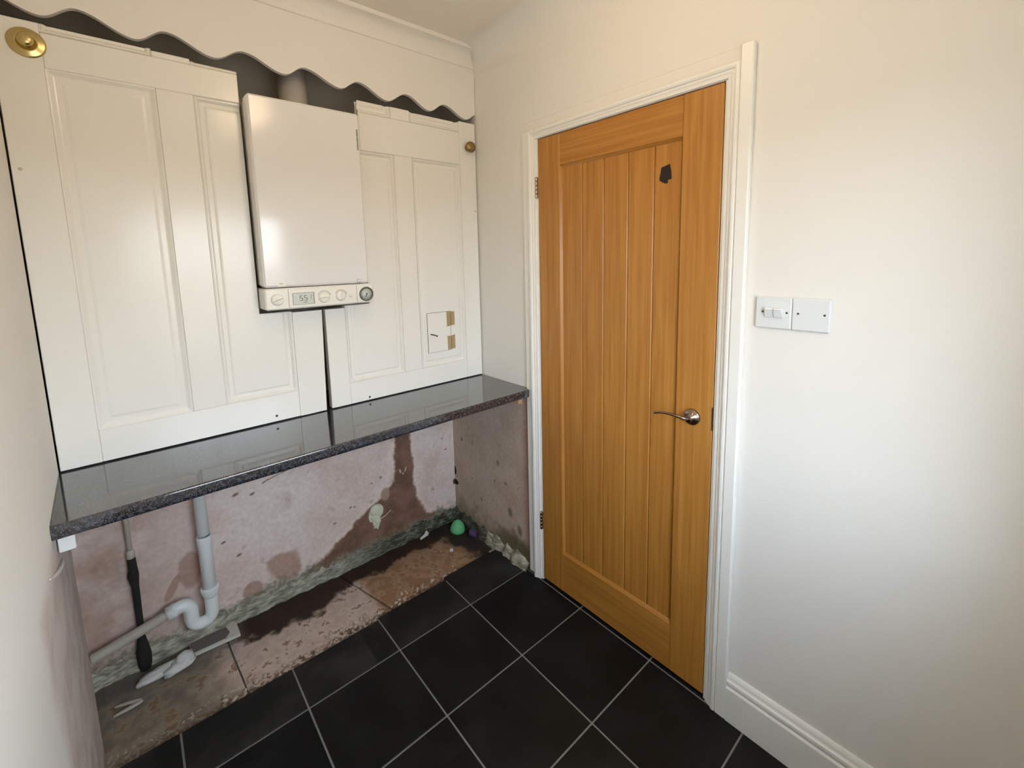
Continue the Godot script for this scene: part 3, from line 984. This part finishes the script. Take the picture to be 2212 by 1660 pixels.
func build_cupboards() -> void:
	var b := -0.034
	var yb := 0.9215
	# ---- left door: notched round the boiler above y 1.325 and right of x -0.993
	var L := thing("cupboard_door", Vector3(-1.165, yb, 0), "white panelled cupboard door left of the boiler, wide brass knob rose", "cupboard door")
	var nx := -0.993
	var ny := 1.3245
	var top := 2.1465
	slab_part("stile", Vector3(-1.5435, yb, b), Vector3(-1.4515, top + 0.0155, 0), L)
	slab_part("muntin", Vector3(-1.2165, 1.0225, b), Vector3(-1.1215, 2.0483, -0.0004), L)
	slab_part("muntin", Vector3(-1.2165, 2.1402, b), Vector3(-1.1215, top + 0.0105, -0.0004), L)
	slab_part("rail", Vector3(-1.4513, yb, b), Vector3(-0.8863, 1.0221, -0.0006), L)
	slab_part("rail", Vector3(-1.4513, 2.0487, b), Vector3(nx, 2.1398, -0.0006), L)
	var st := begin()
	prism(st, [Vector2(-0.886, yb), Vector2(-0.7885, yb), Vector2(-0.7785, ny), Vector2(-0.886, ny)], "z", b, 0.0)
	put("stile", st, M.gloss, L)
	put("panel", panel_mesh(-1.4513, -1.2167, 1.0223, 2.0485, STEPS_SOFT), M.gloss, L)
	put("panel", panel_mesh(-1.1213, -0.8862, 1.0223, 2.0485, STEPS, [[[0, 1.0, nx]], [[0, -1.0, nx], [1, 1.0, ny + 0.003]]]), M.gloss, L)
	put("panel_remnant", panel_mesh(-1.4513, -1.2167, 2.14, 2.6, STEPS, [[[1, 1.0, top + 0.016]]]), M.gloss, L)
	put("panel_remnant", panel_mesh(-1.1213, -0.8862, 2.14, 2.6, STEPS, [[[1, 1.0, top + 0.005], [0, 1.0, nx]]]), M.gloss, L)
	knob(L, Vector3(-1.4785, 2.1045, 0.0005), true)
	screw(L, -0.9697, 0.943)
	screw(L, -1.5265, 1.775, M.pipe_dirty)
	# ---- right door: notched left of x -0.580
	var Rr := thing("cupboard_door", Vector3(-0.385, yb, 0), "white panelled cupboard door right of the boiler, small aged brass knob", "cupboard door")
	var rx := -0.5815
	slab_part("stile", Vector3(-0.7665, yb, b), Vector3(-0.6885, ny, 0), Rr)
	slab_part("stile", Vector3(-0.0985, yb, b), Vector3(-0.0065, 2.1495, 0), Rr)
	slab_part("muntin", Vector3(-0.4365, 1.0105, b), Vector3(-0.3505, 1.9525, -0.0004), Rr)
	slab_part("muntin", Vector3(-0.4425, 2.0995, b), Vector3(-0.3545, 2.1465, -0.0004), Rr)
	slab_part("rail", Vector3(-0.6883, yb, b), Vector3(-0.0987, 1.0101, -0.0006), Rr)
	slab_part("rail", Vector3(rx, 1.9529, b), Vector3(-0.0987, 2.0991, -0.0006), Rr)
	put("panel", panel_mesh(-0.6883, -0.4367, 1.0103, 1.9527, STEPS, [[[0, -1.0, rx]], [[0, 1.0, rx], [1, 1.0, ny + 0.008]]]), M.gloss, Rr)
	put("panel", panel_mesh(-0.3503, -0.0987, 1.0103, 1.9527, STEPS), M.gloss, Rr)
	put("panel_remnant", panel_mesh(-0.6883, -0.4427, 2.0993, 2.6, STEPS, [[[0, -1.0, rx], [1, 1.0, 2.1455]]]), M.gloss, Rr)
	put("panel_remnant", panel_mesh(-0.3543, -0.0987, 2.0993, 2.6, STEPS, [[[1, 1.0, 2.1425]]]), M.gloss, Rr)
	knob(Rr, Vector3(-0.0535, 2.0335, 0.0005), false)
	screw(Rr, -0.6089, 0.934)
	screw(Rr, -0.0185, 1.74, M.pipe_dirty)
	# flap cut into the lower right panel
	var fz := -0.0072
	st = begin()
	for e in [[-0.3120, 1.0745, -0.3098, 1.2635], [-0.3098, 1.2622, -0.181, 1.2637], [-0.1838, 1.0745, -0.1826, 1.262], [-0.3098, 1.0745, -0.183, 1.0753]]:
		box(st, Vector3(e[0], e[1], fz - 0.003), Vector3(e[2], e[3], fz + 0.0002))
	put("flap_joint", st, M.dark, Rr, "dark saw cut round the small flap")
	st = begin()
	box(st, Vector3(-0.3096, 1.0756, fz - 0.003), Vector3(-0.184, 1.262, fz + 0.0012), 0.0008)
	put("access_flap", st, M.gloss, Rr, "small square flap cut into the panel")
	st = begin()
	tube(st, [Vector3(-0.295, 1.163, fz + 0.001), Vector3(-0.293, 1.163, fz + 0.016), Vector3(-0.286, 1.161, fz + 0.020), Vector3(-0.275, 1.156, fz + 0.020), Vector3(-0.272, 1.1545, fz + 0.020)], [0.0024, 0.0024, 0.0024, 0.0024, 0.0042], 10)
	put("flap_hook", st, M.dark, Rr, "small dark hook on the flap")
	var tz := fz + 0.0016
	var parts := [
		[[Vector2(-0.2055, 1.2615), Vector2(-0.196, 1.264), Vector2(-0.184, 1.2635), Vector2(-0.1615, 1.2595), Vector2(-0.1605, 1.222), Vector2(-0.1618, 1.1945), Vector2(-0.184, 1.1935), Vector2(-0.2045, 1.1900), Vector2(-0.2052, 1.21)], "brown tape strip at the top of the flap"],
		[[Vector2(-0.2048, 1.1445), Vector2(-0.188, 1.1435), Vector2(-0.1605, 1.1465), Vector2(-0.162, 1.1395), Vector2(-0.1612, 1.0795), Vector2(-0.182, 1.078), Vector2(-0.2035, 1.0765), Vector2(-0.2042, 1.11)], "brown tape strip at the bottom of the flap"],
	]
	for p in parts:
		var tp := thing("tape_strip", Vector3(-0.183, (p[0][0] as Vector2).y, tz), p[1] + ", stuck on the white cupboard", "tape", "brown tape strips on the flap")
		st = begin()
		prism(st, p[0], "z", tz, tz + 0.0009)
		put("strip", st, M.tape, tp)
		st = begin()
		var yy: float = (p[0][0] as Vector2).y
		box(st, Vector3(-0.1842, yy - 0.062, tz + 0.0008), Vector3(-0.1812, yy - 0.008, tz + 0.0013))
		put("crease", st, M.tape_crease, tp)

	# ---- scalloped pelmet
	var pts := [[-1.56, 2.188], [-1.5018, 2.2015], [-1.438, 2.1837], [-1.3824, 2.2215], [-1.3600, 2.2230], [-1.2508, 2.1795], [-1.1705, 2.2215], [-1.0524, 2.1785], [-0.9642, 2.2195], [-0.8433, 2.1780], [-0.7705, 2.2165], [-0.6444, 2.1745], [-0.5683, 2.2130], [-0.4519, 2.1670], [-0.3604, 2.2110], [-0.2524, 2.1660], [-0.171, 2.2060], [-0.0573, 2.1637], [0.0029, 2.1935]]
	# troughs and crests joined by cosine waves
	var key := [[-1.545, 2.2150], [-1.447, 2.1830], [-1.372, 2.2228], [-1.2508, 2.1792], [-1.1745, 2.2215], [-1.0524, 2.1785], [-0.9662, 2.2200], [-0.8433, 2.1780], [-0.7715, 2.2168], [-0.6444, 2.1745], [-0.5703, 2.2135], [-0.4519, 2.1672], [-0.3624, 2.2110], [-0.2524, 2.1658], [-0.1730, 2.2062], [-0.0573, 2.1637], [0.020, 2.2030]]
	var poly := []
	for i in key.size() - 1:
		var a: Array = key[i]
		var c: Array = key[i + 1]
		for k in 14:
			var s := k / 14.0
			var x: float = lerpf(a[0], c[0], s)
			if x > -0.002:
				break
			poly.append(Vector2(x, lerpf(a[1], c[1], 0.5 - 0.5 * cos(PI * s))))
	poly.append(Vector2(-0.002, 2.190))
	poly.append(Vector2(-0.002, CEIL - 0.002))
	poly.append(Vector2(-1.545, CEIL - 0.002))
	st = begin()
	prism(st, poly, "z", -0.018, 0.0)
	tag(put("pelmet", st, M.wall), "white board with a wavy scalloped lower edge above the cupboard doors", "pelmet")

func build_boiler() -> void:
	var B := thing("boiler", Vector3(-0.80, 1.345, 0), "white wall boiler between the cupboard doors with a dial panel below", "boiler")
	var st := begin()
	box(st, Vector3(-0.985, 1.43, -0.29), Vector3(-0.617, 2.058, 0.018), 0.004)
	put("casing", st, M.boiler_side, B)
	st = begin()
	box(st, Vector3(-0.988, 1.4245, 0.019), Vector3(-0.6135, 2.0645, 0.08), 0.007)
	put("front_panel", st, M.boiler, B)
	# control strip
	var cp := Node3D.new()
	place("control_panel", cp, B)
	cp.position = Vector3(-0.8, 1.384, 0.03) - B.position
	st = begin()
	box(st, Vector3(-0.989, 1.3455, -0.10), Vector3(-0.5975, 1.4215, 0.08), 0.005)
	put("fascia", st, M.plastic, cp)
	for x in [-0.9135, -0.6665]:
		st = begin()
		box(st, Vector3(x - 0.0007, 1.350, 0.0785), Vector3(x + 0.0007, 1.417, 0.0804))
		put("joint", st, M.seam, cp)
	var fz := 0.0802
	st = begin()
	box(st, Vector3(-0.9005, 1.3585, fz - 0.001), Vector3(-0.826, 1.4015, fz + 0.0008), 0.0005)
	put("screen_bezel", st, M.seam, cp)
	st = begin()
	box(st, Vector3(-0.899, 1.3595, fz), Vector3(-0.829, 1.4, fz + 0.0012), 0.0004)
	put("screen", st, M.lcd, cp, "grey liquid crystal display reading 55")
	words("digits", "55", 0.026, Vector3(-0.8645, 1.3810, fz + 0.0016), M.ink, cp)
	st = begin()
	box(st, Vector3(-0.866, 1.3655, fz + 0.0012), Vector3(-0.852, 1.3675, fz + 0.0016))
	box(st, Vector3(-0.8385, 1.377, fz + 0.0012), Vector3(-0.8372, 1.390, fz + 0.0016))
	box(st, Vector3(-0.8385, 1.3895, fz + 0.0012), Vector3(-0.8325, 1.3908, fz + 0.0016))
	put("screen_marks", st, M.ink, cp)
	for k in [[-0.9505, 1.3818, 0.0200, 0.35], [-0.7915, 1.3795, 0.0195, 0.03], [-0.7297, 1.3810, 0.0180, 1.5]]:
		var kn := Vector3(k[0], k[1], fz)
		st = begin()
		lathe(st, [Vector2(0, 0), Vector2(k[2] + 0.0015, 0), Vector2(k[2] + 0.0015, 0.0008), Vector2(k[2], 0.0012), Vector2(k[2] * 0.93, 0.007), Vector2(k[2] * 0.85, 0.008), Vector2(0, 0.008)], kn, Vector3(0, 0, 1), 28)
		var dir := Vector3(cos(k[3]), sin(k[3]), 0)
		var nrm := Vector3(-dir.y, dir.x, 0)
		var r: float = k[2] * 0.86
		var q := kn + Vector3(0, 0, 0.0078)
		face(st, [q - dir * r - nrm * 0.002, q + dir * r - nrm * 0.002, q + dir * r + Vector3(0, 0, 0.004), q - dir * r + Vector3(0, 0, 0.004)], Vector3(0, 0, 1) - nrm)
		face(st, [q - dir * r + nrm * 0.002, q + dir * r + nrm * 0.002, q + dir * r + Vector3(0, 0, 0.004), q - dir * r + Vector3(0, 0, 0.004)], Vector3(0, 0, 1) + nrm)
		put("dial", st, M.plastic, cp)
		if k[3] != 0.35:      # printed arc above the two right-hand dials
			st = begin()
			for i in 14:
				var a0 := 2.7 - 2.5 * i / 14.0
				var a1 := 2.7 - 2.5 * (i + 1) / 14.0
				var ri: float = k[2] + 0.003
				var ro: float = k[2] + 0.005 + 0.0025 * i / 14.0
				face(st, [kn + Vector3(cos(a0) * ri, sin(a0) * ri, 0.0004), kn + Vector3(cos(a1) * ri, sin(a1) * ri, 0.0004), kn + Vector3(cos(a1) * ro, sin(a1) * ro, 0.0004), kn + Vector3(cos(a0) * ro, sin(a0) * ro, 0.0004)], Vector3(0, 0, 1))
			put("printed_arc", st, M.print_pale, cp)
	st = begin()
	lathe(st, [Vector2(0, 0), Vector2(0.0055, 0), Vector2(0.0055, 0.001), Vector2(0.004, 0.0022), Vector2(0, 0.003)], Vector3(-0.6905, 1.378, fz), Vector3(0, 0, 1), 20)
	put("button", st, M.plastic, cp)
	var ga := Vector3(-0.6285, 1.3805, fz)
	st = begin()
	lathe(st, [Vector2(0.0225, 0), Vector2(0.0285, 0), Vector2(0.0285, 0.003), Vector2(0.026, 0.006), Vector2(0.0225, 0.004), Vector2(0.0225, 0.0)], ga, Vector3(0, 0, 1), 36)
	put("gauge_rim", st, M.gauge_rim, cp, "dark ring round the pressure gauge")
	st = begin()
	lathe(st, [Vector2(0, 0.0), Vector2(0.0228, 0.0), Vector2(0.0228, 0.0018), Vector2(0, 0.0018)], ga, Vector3(0, 0, 1), 32)
	put("gauge_face", st, M.lcd, cp)
	st = begin()
	tube(st, [ga + Vector3(0.0012, 0.0016, 0.0026), ga + Vector3(-0.0042, -0.0125, 0.0026)], [0.0017, 0.0013], 8)
	lathe(st, [Vector2(0, 0.0016), Vector2(0.0027, 0.0016), Vector2(0.0027, 0.0032), Vector2(0, 0.0034)], ga + Vector3(0.001, 0.001, 0), Vector3(0, 0, 1), 12)
	put("gauge_needle", st, M.dark, cp)
	# grey print too small to read: a line down the right edge, a badge low left, a mark low right
	st = begin()
	var y := 2.006
	while y > 1.934:
		var h := 0.0018 + 0.003 * rng.randf()
		box(st, Vector3(-0.6275, y - h, 0.0798), Vector3(-0.6220, y, 0.0804))
		y -= h + 0.0012
	put("printed_line", st, M.ink, B, "line of tiny grey vertical print")
	st = begin()
	box(st, Vector3(-0.9445, 1.4285, 0.0799), Vector3(-0.9185, 1.4405, 0.0806), 0.0003)
	put("badge", st, M.plastic, B)
	st = begin()
	box(st, Vector3(-0.940, 1.4365, 0.0805), Vector3(-0.928, 1.4385, 0.0808))
	put("badge_print", st, M.seam, B)
	st = begin()
	box(st, Vector3(-0.6625, 1.4265, 0.0799), Vector3(-0.6612, 1.4415, 0.0803))
	box(st, Vector3(-0.6625, 1.4400, 0.0799), Vector3(-0.6525, 1.4412, 0.0803))
	box(st, Vector3(-0.6530, 1.4370, 0.0799), Vector3(-0.6480, 1.4385, 0.0803))
	box(st, Vector3(-0.6560, 1.4275, 0.0799), Vector3(-0.6500, 1.4292, 0.0803))
	put("printed_mark", st, M.seam, B, "small grey corner mark")
	# flue rising from the casing
	st = begin()
	lathe(st, [Vector2(0, 0), Vector2(0.066, 0), Vector2(0.066, 0.03), Vector2(0.052, 0.034), Vector2(0.052, 0.40), Vector2(0, 0.40)], Vector3(-0.775, 2.059, -0.155), Vector3.UP, 28)
	put("flue", st, M.flue, B, "round white flue above the boiler")

func build_worktop() -> void:
	var st := begin()
	var y1 := 0.9175
	var y0 := 0.8795
	# profile (z, y): rounded nose
	var prof := [Vector2(ZB + 0.005, y0), Vector2(0.358, y0), Vector2(0.3635, y0 + 0.002), Vector2(0.366, y0 + 0.006), Vector2(0.3665, y0 + 0.012), Vector2(0.3665, y1 - 0.0045), Vector2(0.3655, y1 - 0.0014), Vector2(0.3625, y1), Vector2(0.3372, y1), Vector2(0.3365, y1), Vector2(0.0, y1), Vector2(ZB + 0.005, y1)]
	var xr := func(z: float) -> float: return -0.0215 if z > 0.337 else -0.0045
	var low := [Vector2(ZB + 0.005, y0), Vector2(0.0, y0), Vector2(0.3365, y0), Vector2(0.3372, y0), Vector2(0.358, y0)]
	var ring := low + prof.slice(2)
	for i in ring.size():
		var a: Vector2 = ring[i]
		var b: Vector2 = ring[(i + 1) % ring.size()]
		face(st, [Vector3(lw(a.x) + 0.004, a.y, a.x), Vector3(xr.call(a.x), a.y, a.x), Vector3(xr.call(b.x), b.y, b.x), Vector3(lw(b.x) + 0.004, b.y, b.x)], Vector3(0, -(b.x - a.x), b.y - a.y), 1 if minf(a.x, b.x) > 0.3571 else -1)
	var pk := PackedVector2Array(ring)
	var idx := Geometry2D.triangulate_polygon(pk)
	for i in range(0, idx.size(), 3):
		var l := []
		var r := []
		for k in 3:
			var p := pk[idx[i + k]]
			l.append(Vector3(lw(p.x) + 0.004, p.y, p.x))
			r.append(Vector3(xr.call(p.x), p.y, p.x))
		face(st, l, Vector3.LEFT)
		face(st, r, Vector3.RIGHT)
	tag(put("worktop", st, M.worktop), "dark speckled gloss worktop across the alcove", "worktop")
	st = begin()
	box(st, Vector3(lw(0.29) + 0.006, 0.817, -0.25), Vector3(-1.503, 0.8790, 0.30), 0.002)
	tag(put("batten", st, M.trim), "white painted wooden batten under the left end of the worktop", "batten")
	st = begin()
	box(st, Vector3(-0.030, 0.833, -0.25), Vector3(-0.0045, 0.8790, 0.302), 0.002)
	tag(put("batten", st, M.raw_wood), "raw timber batten under the right end of the worktop", "batten")

func build_pipes() -> void:
	var W1 := thing("waste_pipe", Vector3(-1.215, 0, -0.245), "white plastic waste pipe with a bottle bend and outlet to the left", "pipe")
	var zc := -0.245
	var xc := -1.2155
	var st := begin()
	lathe(st, [Vector2(0, 0.458), Vector2(0.0205, 0.458), Vector2(0.0205, 0.85), Vector2(0.026, 0.855), Vector2(0.026, 0.8785), Vector2(0, 0.8785)], Vector3(xc, 0, zc), Vector3.UP, 28)
	put("upper_pipe", st, M.pipe, W1)
	st = begin()
	lathe(st, [Vector2(0.021, 0.452), Vector2(0.0255, 0.452), Vector2(0.0262, 0.448), Vector2(0.0255, 0.42), Vector2(0.0235, 0.41), Vector2(0.0235, 0.215), Vector2(0, 0.215)], Vector3(xc, 0, zc), Vector3.UP, 28)
	put("lower_pipe", st, M.pipe, W1)
	st = begin()
	lathe(st, [Vector2(0.024, 0.236), Vector2(0.030, 0.236), Vector2(0.0325, 0.230), Vector2(0.031, 0.215), Vector2(0.027, 0.203), Vector2(0.024, 0.195), Vector2(0, 0.195)], Vector3(xc, 0, zc), Vector3.UP, 28)
	put("socket", st, M.pipe, W1)
	st = begin()
	var path := []
	var uc := Vector3(xc - 0.034, 0.130, zc)
	path.append(Vector3(xc, 0.205, zc))
	path.append(Vector3(xc, 0.165, zc))
	for i in 13:
		var a := PI * i / 12.0
		path.append(uc + Vector3(0.034 * cos(a), -0.034 * sin(a), 0))
	path.append(Vector3(xc - 0.068, 0.148, zc))
	tube(st, path, [0.0235], 22)
	put("u_bend", st, M.pipe, W1)
	st = begin()
	path = [Vector3(xc - 0.068, 0.132, zc), Vector3(xc - 0.068, 0.155, zc)]
	path += bez(Vector3(xc - 0.068, 0.160, zc), Vector3(xc - 0.069, 0.205, zc), Vector3(xc - 0.104, 0.199, zc), 8)
	path.append(Vector3(xc - 0.124, 0.193, zc))
	tube(st, path, [0.0245], 22)
	put("elbow", st, M.pipe, W1)
	st = begin()
	tube(st, [Vector3(xc - 0.112, 0.197, zc), Vector3(xc - 0.138, 0.190, zc), Vector3(xc - 0.139, 0.1897, zc)], [0.0280, 0.0265, 0.02], 22)
	put("collar", st, M.pipe, W1)
	st = begin()
	tube(st, [Vector3(xc - 0.126, 0.193, zc), Vector3(-1.45, 0.168, zc), Vector3(-1.568, 0.143, zc)], [0.0185, 0.0185, 0.0185], 20)
	put("outlet_pipe", st, M.pipe_dirty, W1, "thinner dirty white outlet pipe")

	var S := thing("supply_pipe", Vector3(-1.435, 0, -0.283), "thin upright pipe at the left, pale above and black lagged below", "pipe")
	st = begin()
	lathe(st, [Vector2(0, 0.45), Vector2(0.008, 0.45), Vector2(0.008, 0.8785), Vector2(0, 0.8785)], Vector3(-1.4335, 0, -0.283), Vector3.UP, 18)
	put("upper_pipe", st, M.pipe_dirty, S)
	st = begin()
	lathe(st, [Vector2(0, 0.445), Vector2(0.0125, 0.445), Vector2(0.0125, 0.47), Vector2(0.0085, 0.476), Vector2(0, 0.476)], Vector3(-1.4335, 0, -0.283), Vector3.UP, 18)
	put("nut", st, M.pipe_dirty, S)
	st = begin()
	tube(st, [Vector3(-1.4335, 0.447, -0.283), Vector3(-1.433, 0.40, -0.283), Vector3(-1.4345, 0.375, -0.283), Vector3(-1.433, 0.33, -0.283), Vector3(-1.434, 0.22, -0.283), Vector3(-1.435, 0.13, -0.283)], [0.012, 0.0135, 0.017, 0.0115, 0.0105, 0.010], 16)
	put("lagging", st, M.lagging, S)
	st = begin()
	lathe(st, [Vector2(0, -0.011), Vector2(0.016, -0.011), Vector2(0.021, 0.01), Vector2(0.0225, 0.05), Vector2(0.018, 0.085), Vector2(0.010, 0.135), Vector2(0, 0.14)], Vector3(-1.436, 0, -0.282), Vector3.UP, 18)
	put("boot", st, M.lagging, S, "black swollen boot at the floor")

	# foam-filled pipe stub in the wall
	var F := thing("foam_plug", Vector3(-0.49, 0.13, ZB), "lumpy cream foam plug with a thin stick on the stained wall", "foam")
	st = begin()
	prism(st, [Vector2(-0.535, 0.212), Vector2(-0.529, 0.235), Vector2(-0.515, 0.256), Vector2(-0.494, 0.266), Vector2(-0.470, 0.262), Vector2(-0.457, 0.246), Vector2(-0.456, 0.224), Vector2(-0.462, 0.207), Vector2(-0.474, 0.196), Vector2(-0.475, 0.17), Vector2(-0.484, 0.148), Vector2(-0.492, 0.132), Vector2(-0.498, 0.142), Vector2(-0.506, 0.144), Vector2(-0.511, 0.143), Vector2(-0.502, 0.158), Vector2(-0.514, 0.160), Vector2(-0.513, 0.170), Vector2(-0.518, 0.184), Vector2(-0.531, 0.189)], "z", ZB + 0.0045, ZB + 0.016)
	put("foam", st, M.foam, F)
	st = begin()
	for q in [[-0.497, 0.238, 0.031, 0.020], [-0.505, 0.205, 0.022, 0.017], [-0.489, 0.178, 0.016, 0.015]]:
		var pr := []
		for i in 9:
			var a := PI / 2 * i / 8.0
			pr.append(Vector2(q[2] * cos(a), 0.010 + q[3] * sin(a)))
		lathe(st, pr, Vector3(q[0], q[1], ZB + 0.004), Vector3(0, 0, 1), 20)
	put("foam_lump", st, M.foam, F)
	st = begin()
	tube(st, [Vector3(-0.483, 0.190, ZB + 0.026), Vector3(-0.455, 0.203, ZB + 0.036), Vector3(-0.432, 0.220, ZB + 0.040), Vector3(-0.428, 0.2235, ZB + 0.040)], [0.0035, 0.0018, 0.0022, 0.0034], 8)
	put("stick", st, M.board_white, F)

func build_wall_plates() -> void:
	var specs := [[1.3005, 1.3905, "white double light switch beside the door, left of the blank plate", "light_switch", "light switch"], [1.3915, 1.4785, "white blank cover plate right of the light switch", "blank_plate", "cover plate"]]
	for s in specs:
		var zc: float = (s[0] + s[1]) / 2
		var P := thing(s[3], Vector3(0, 1.2995, zc), s[2], s[4])
		var st := begin()
		box(st, Vector3(-0.0095, 1.2995, s[0]), Vector3(-0.0005, 1.3865, s[1]), 0.003)
		put("plate", st, M.switch, P)
		var sc: Array = [1.3200, 1.3795] if s[3] == "light_switch" else [1.4065, 1.4660]
		for z in sc:
			st = begin()
			lathe(st, [Vector2(0, 0), Vector2(0.0030, 0), Vector2(0.0025, 0.0008), Vector2(0, 0.001)], Vector3(-0.0094, 1.3450, z), Vector3.LEFT, 14)
			put("screw", st, M.screw, P)
		if s[3] == "light_switch":
			for z in [1.3380, 1.3600]:
				st = begin()
				# a rocker: wedge tilted outwards at the top
				prism(st, [Vector2(-0.0094, 1.3315), Vector2(-0.0145, 1.3315), Vector2(-0.0215, 1.3535), Vector2(-0.0195, 1.3570), Vector2(-0.0094, 1.3570)], "z", z - 0.0102, z + 0.0102)
				put("rocker", st, M.switch, P)

func lump(st: SurfaceTool, c: Vector3, r: Vector3, sd: int, amp := 0.25, turn := 0.0, segs := 14) -> void:
	var n := noise(1.4, sd, 2)
	var rows := 8
	var g := []
	for i in rows + 1:
		var row := []
		var a := PI * i / rows
		for k in segs:
			var b := TAU * k / segs
			var d := Vector3(sin(a) * cos(b), cos(a), sin(a) * sin(b))
			var f := 1.0 + amp * n.get_noise_3d(d.x, d.y, d.z) * 2.0
			var p := (d * r * f).rotated(Vector3.UP, turn)
			p.y = maxf(p.y, -r.y * 0.6)
			row.append(c + p)
		g.append(row)
	for i in rows:
		for k in segs:
			var k2 := (k + 1) % segs
			var q := [g[i][k], g[i][k2], g[i + 1][k2], g[i + 1][k]]
			face(st, q, (q[0] + q[2]) * 0.5 - c, 0)

func build_debris() -> void:
	var fy := -0.011
	# offcut of board under the trap
	var B := thing("board_offcut", Vector3(-1.22, fy, -0.255), "dusty grey board offcut with a white edge lying under the waste pipe bend", "offcut")
	var poly := [Vector2(-1.300, -0.215), Vector2(-1.1365, -0.2035), Vector2(-1.1385, -0.286), Vector2(-1.300, -0.286)]
	var st := begin()
	prism(st, poly, "y", fy + 0.001, fy + 0.013)
	put("board", st, M.board_white, B)
	st = begin()
	prism(st, [Vector2(-1.298, -0.222), Vector2(-1.185, -0.2165), Vector2(-1.168, -0.240), Vector2(-1.176, -0.284), Vector2(-1.298, -0.284)], "y", fy + 0.0131, fy + 0.0142)
	put("dust_film", st, M.board, B, "grey dust covering most of the board")
	# white plaster rubble
	st = begin()
	var P := [[-1.390, 0.012, -0.208, 0.072, 0.015, 0.028, 0.08], [-1.340, 0.014, -0.195, 0.050, 0.018, 0.032, 0.20], [-1.322, 0.020, -0.208, 0.032, 0.022, 0.024, 0.2]]
	for i in 3:
		var q: Array = P[i]
		lump(st, Vector3(q[0], fy + q[1], q[2]), Vector3(q[3], q[4], q[5]), 101 + i, 0.22, q[6])
	tag(put("plaster_chunk", st, M.flake), "long broken chunk of white plaster on the bare floor near the lagged pipe", "rubble")
	st = begin()
	tube(st, bez(Vector3(-1.525, fy + 0.006, -0.112), Vector3(-1.48, fy + 0.012, -0.108), Vector3(-1.449, fy + 0.006, -0.120), 8), [0.005, 0.007, 0.008, 0.009, 0.0095, 0.010, 0.0095, 0.009, 0.005], 10, 0.6)
	tube(st, bez(Vector3(-1.522, fy + 0.006, -0.152), Vector3(-1.49, fy + 0.014, -0.138), Vector3(-1.452, fy + 0.007, -0.124), 8), [0.004, 0.005, 0.006, 0.007, 0.007, 0.0075, 0.008, 0.008, 0.006], 10, 0.6)
	tag(put("plastic_curl", st, M.pipe_dirty), "curled pale plastic strip on the bare floor by the left wall", "scrap")
	st = begin()
	lathe(st, [Vector2(0, 0), Vector2(0.036, 0.0), Vector2(0.041, 0.004), Vector2(0.0415, 0.014), Vector2(0.038, 0.030), Vector2(0.030, 0.046), Vector2(0.019, 0.058), Vector2(0.008, 0.064), Vector2(0, 0.065)], Vector3(-0.080, fy + 0.003, -0.185), Vector3(0.06, 1, 0.10), 28)
	tag(put("green_cap", st, M.green), "green plastic dome-shaped cap in the dirty corner", "cap")
	st = begin()
	lathe(st, [Vector2(0, 0), Vector2(0.017, 0), Vector2(0.019, 0.003), Vector2(0.019, 0.020), Vector2(0.0175, 0.022), Vector2(0.0175, 0.040), Vector2(0.015, 0.043), Vector2(0, 0.043)], Vector3(-0.052, fy + 0.022, -0.100), Vector3(0.35, 0.02, 0.80), 24)
	tag(put("purple_cap", st, M.purple), "shiny dark purple cap lying by the right alcove wall", "cap")
	st = begin()
	lump(st, Vector3(-0.247, fy + 0.009, -0.262), Vector3(0.032, 0.010, 0.010), 111, 0.3, 0.3, 10)
	lump(st, Vector3(-0.228, fy + 0.013, -0.270), Vector3(0.020, 0.013, 0.010), 112, 0.3, 1.2, 10)
	tag(put("white_scrap", st, M.flake), "small white crumpled scrap in the dark dirt near the corner", "scrap")
	st = begin()
	lump(st, Vector3(-0.200, fy + 0.006, -0.062), Vector3(0.0105, 0.009, 0.010), 113, 0.15, 0.0, 10)
	tag(put("pebble", st, M.flake), "tiny pale pebble on the brown bare floor slab", "pebble")
	st = begin()
	box(st, Vector3(-0.070, 0.0004, 0.088), Vector3(-0.018, 0.0028, 0.098), 0.0006)
	tag(put("foil_sliver", st, M.foil), "thin shiny sliver on the tile edge near the corner", "scrap")
	# loose crumbs along the broken tile edge
	st = begin()
	var r := RandomNumberGenerator.new()
	r.seed = 77
	for i in 70:
		var x := r.randf_range(-1.25, -0.25)
		var s := r.randf_range(0.0025, 0.0075)
		lump(st, Vector3(x, fy + s * 0.6, r.randf_range(0.035, 0.094)), Vector3(s * 1.5, s, s), 200 + i, 0.3, r.randf() * 3.0, 7)
	var crumbs := put("mortar_crumbs", st, mat(Color(0.74, 0.66, 0.58), 0.9))
	tag(crumbs, "loose mortar crumbs scattered along the broken tile edge", "rubble", "", "stuff")
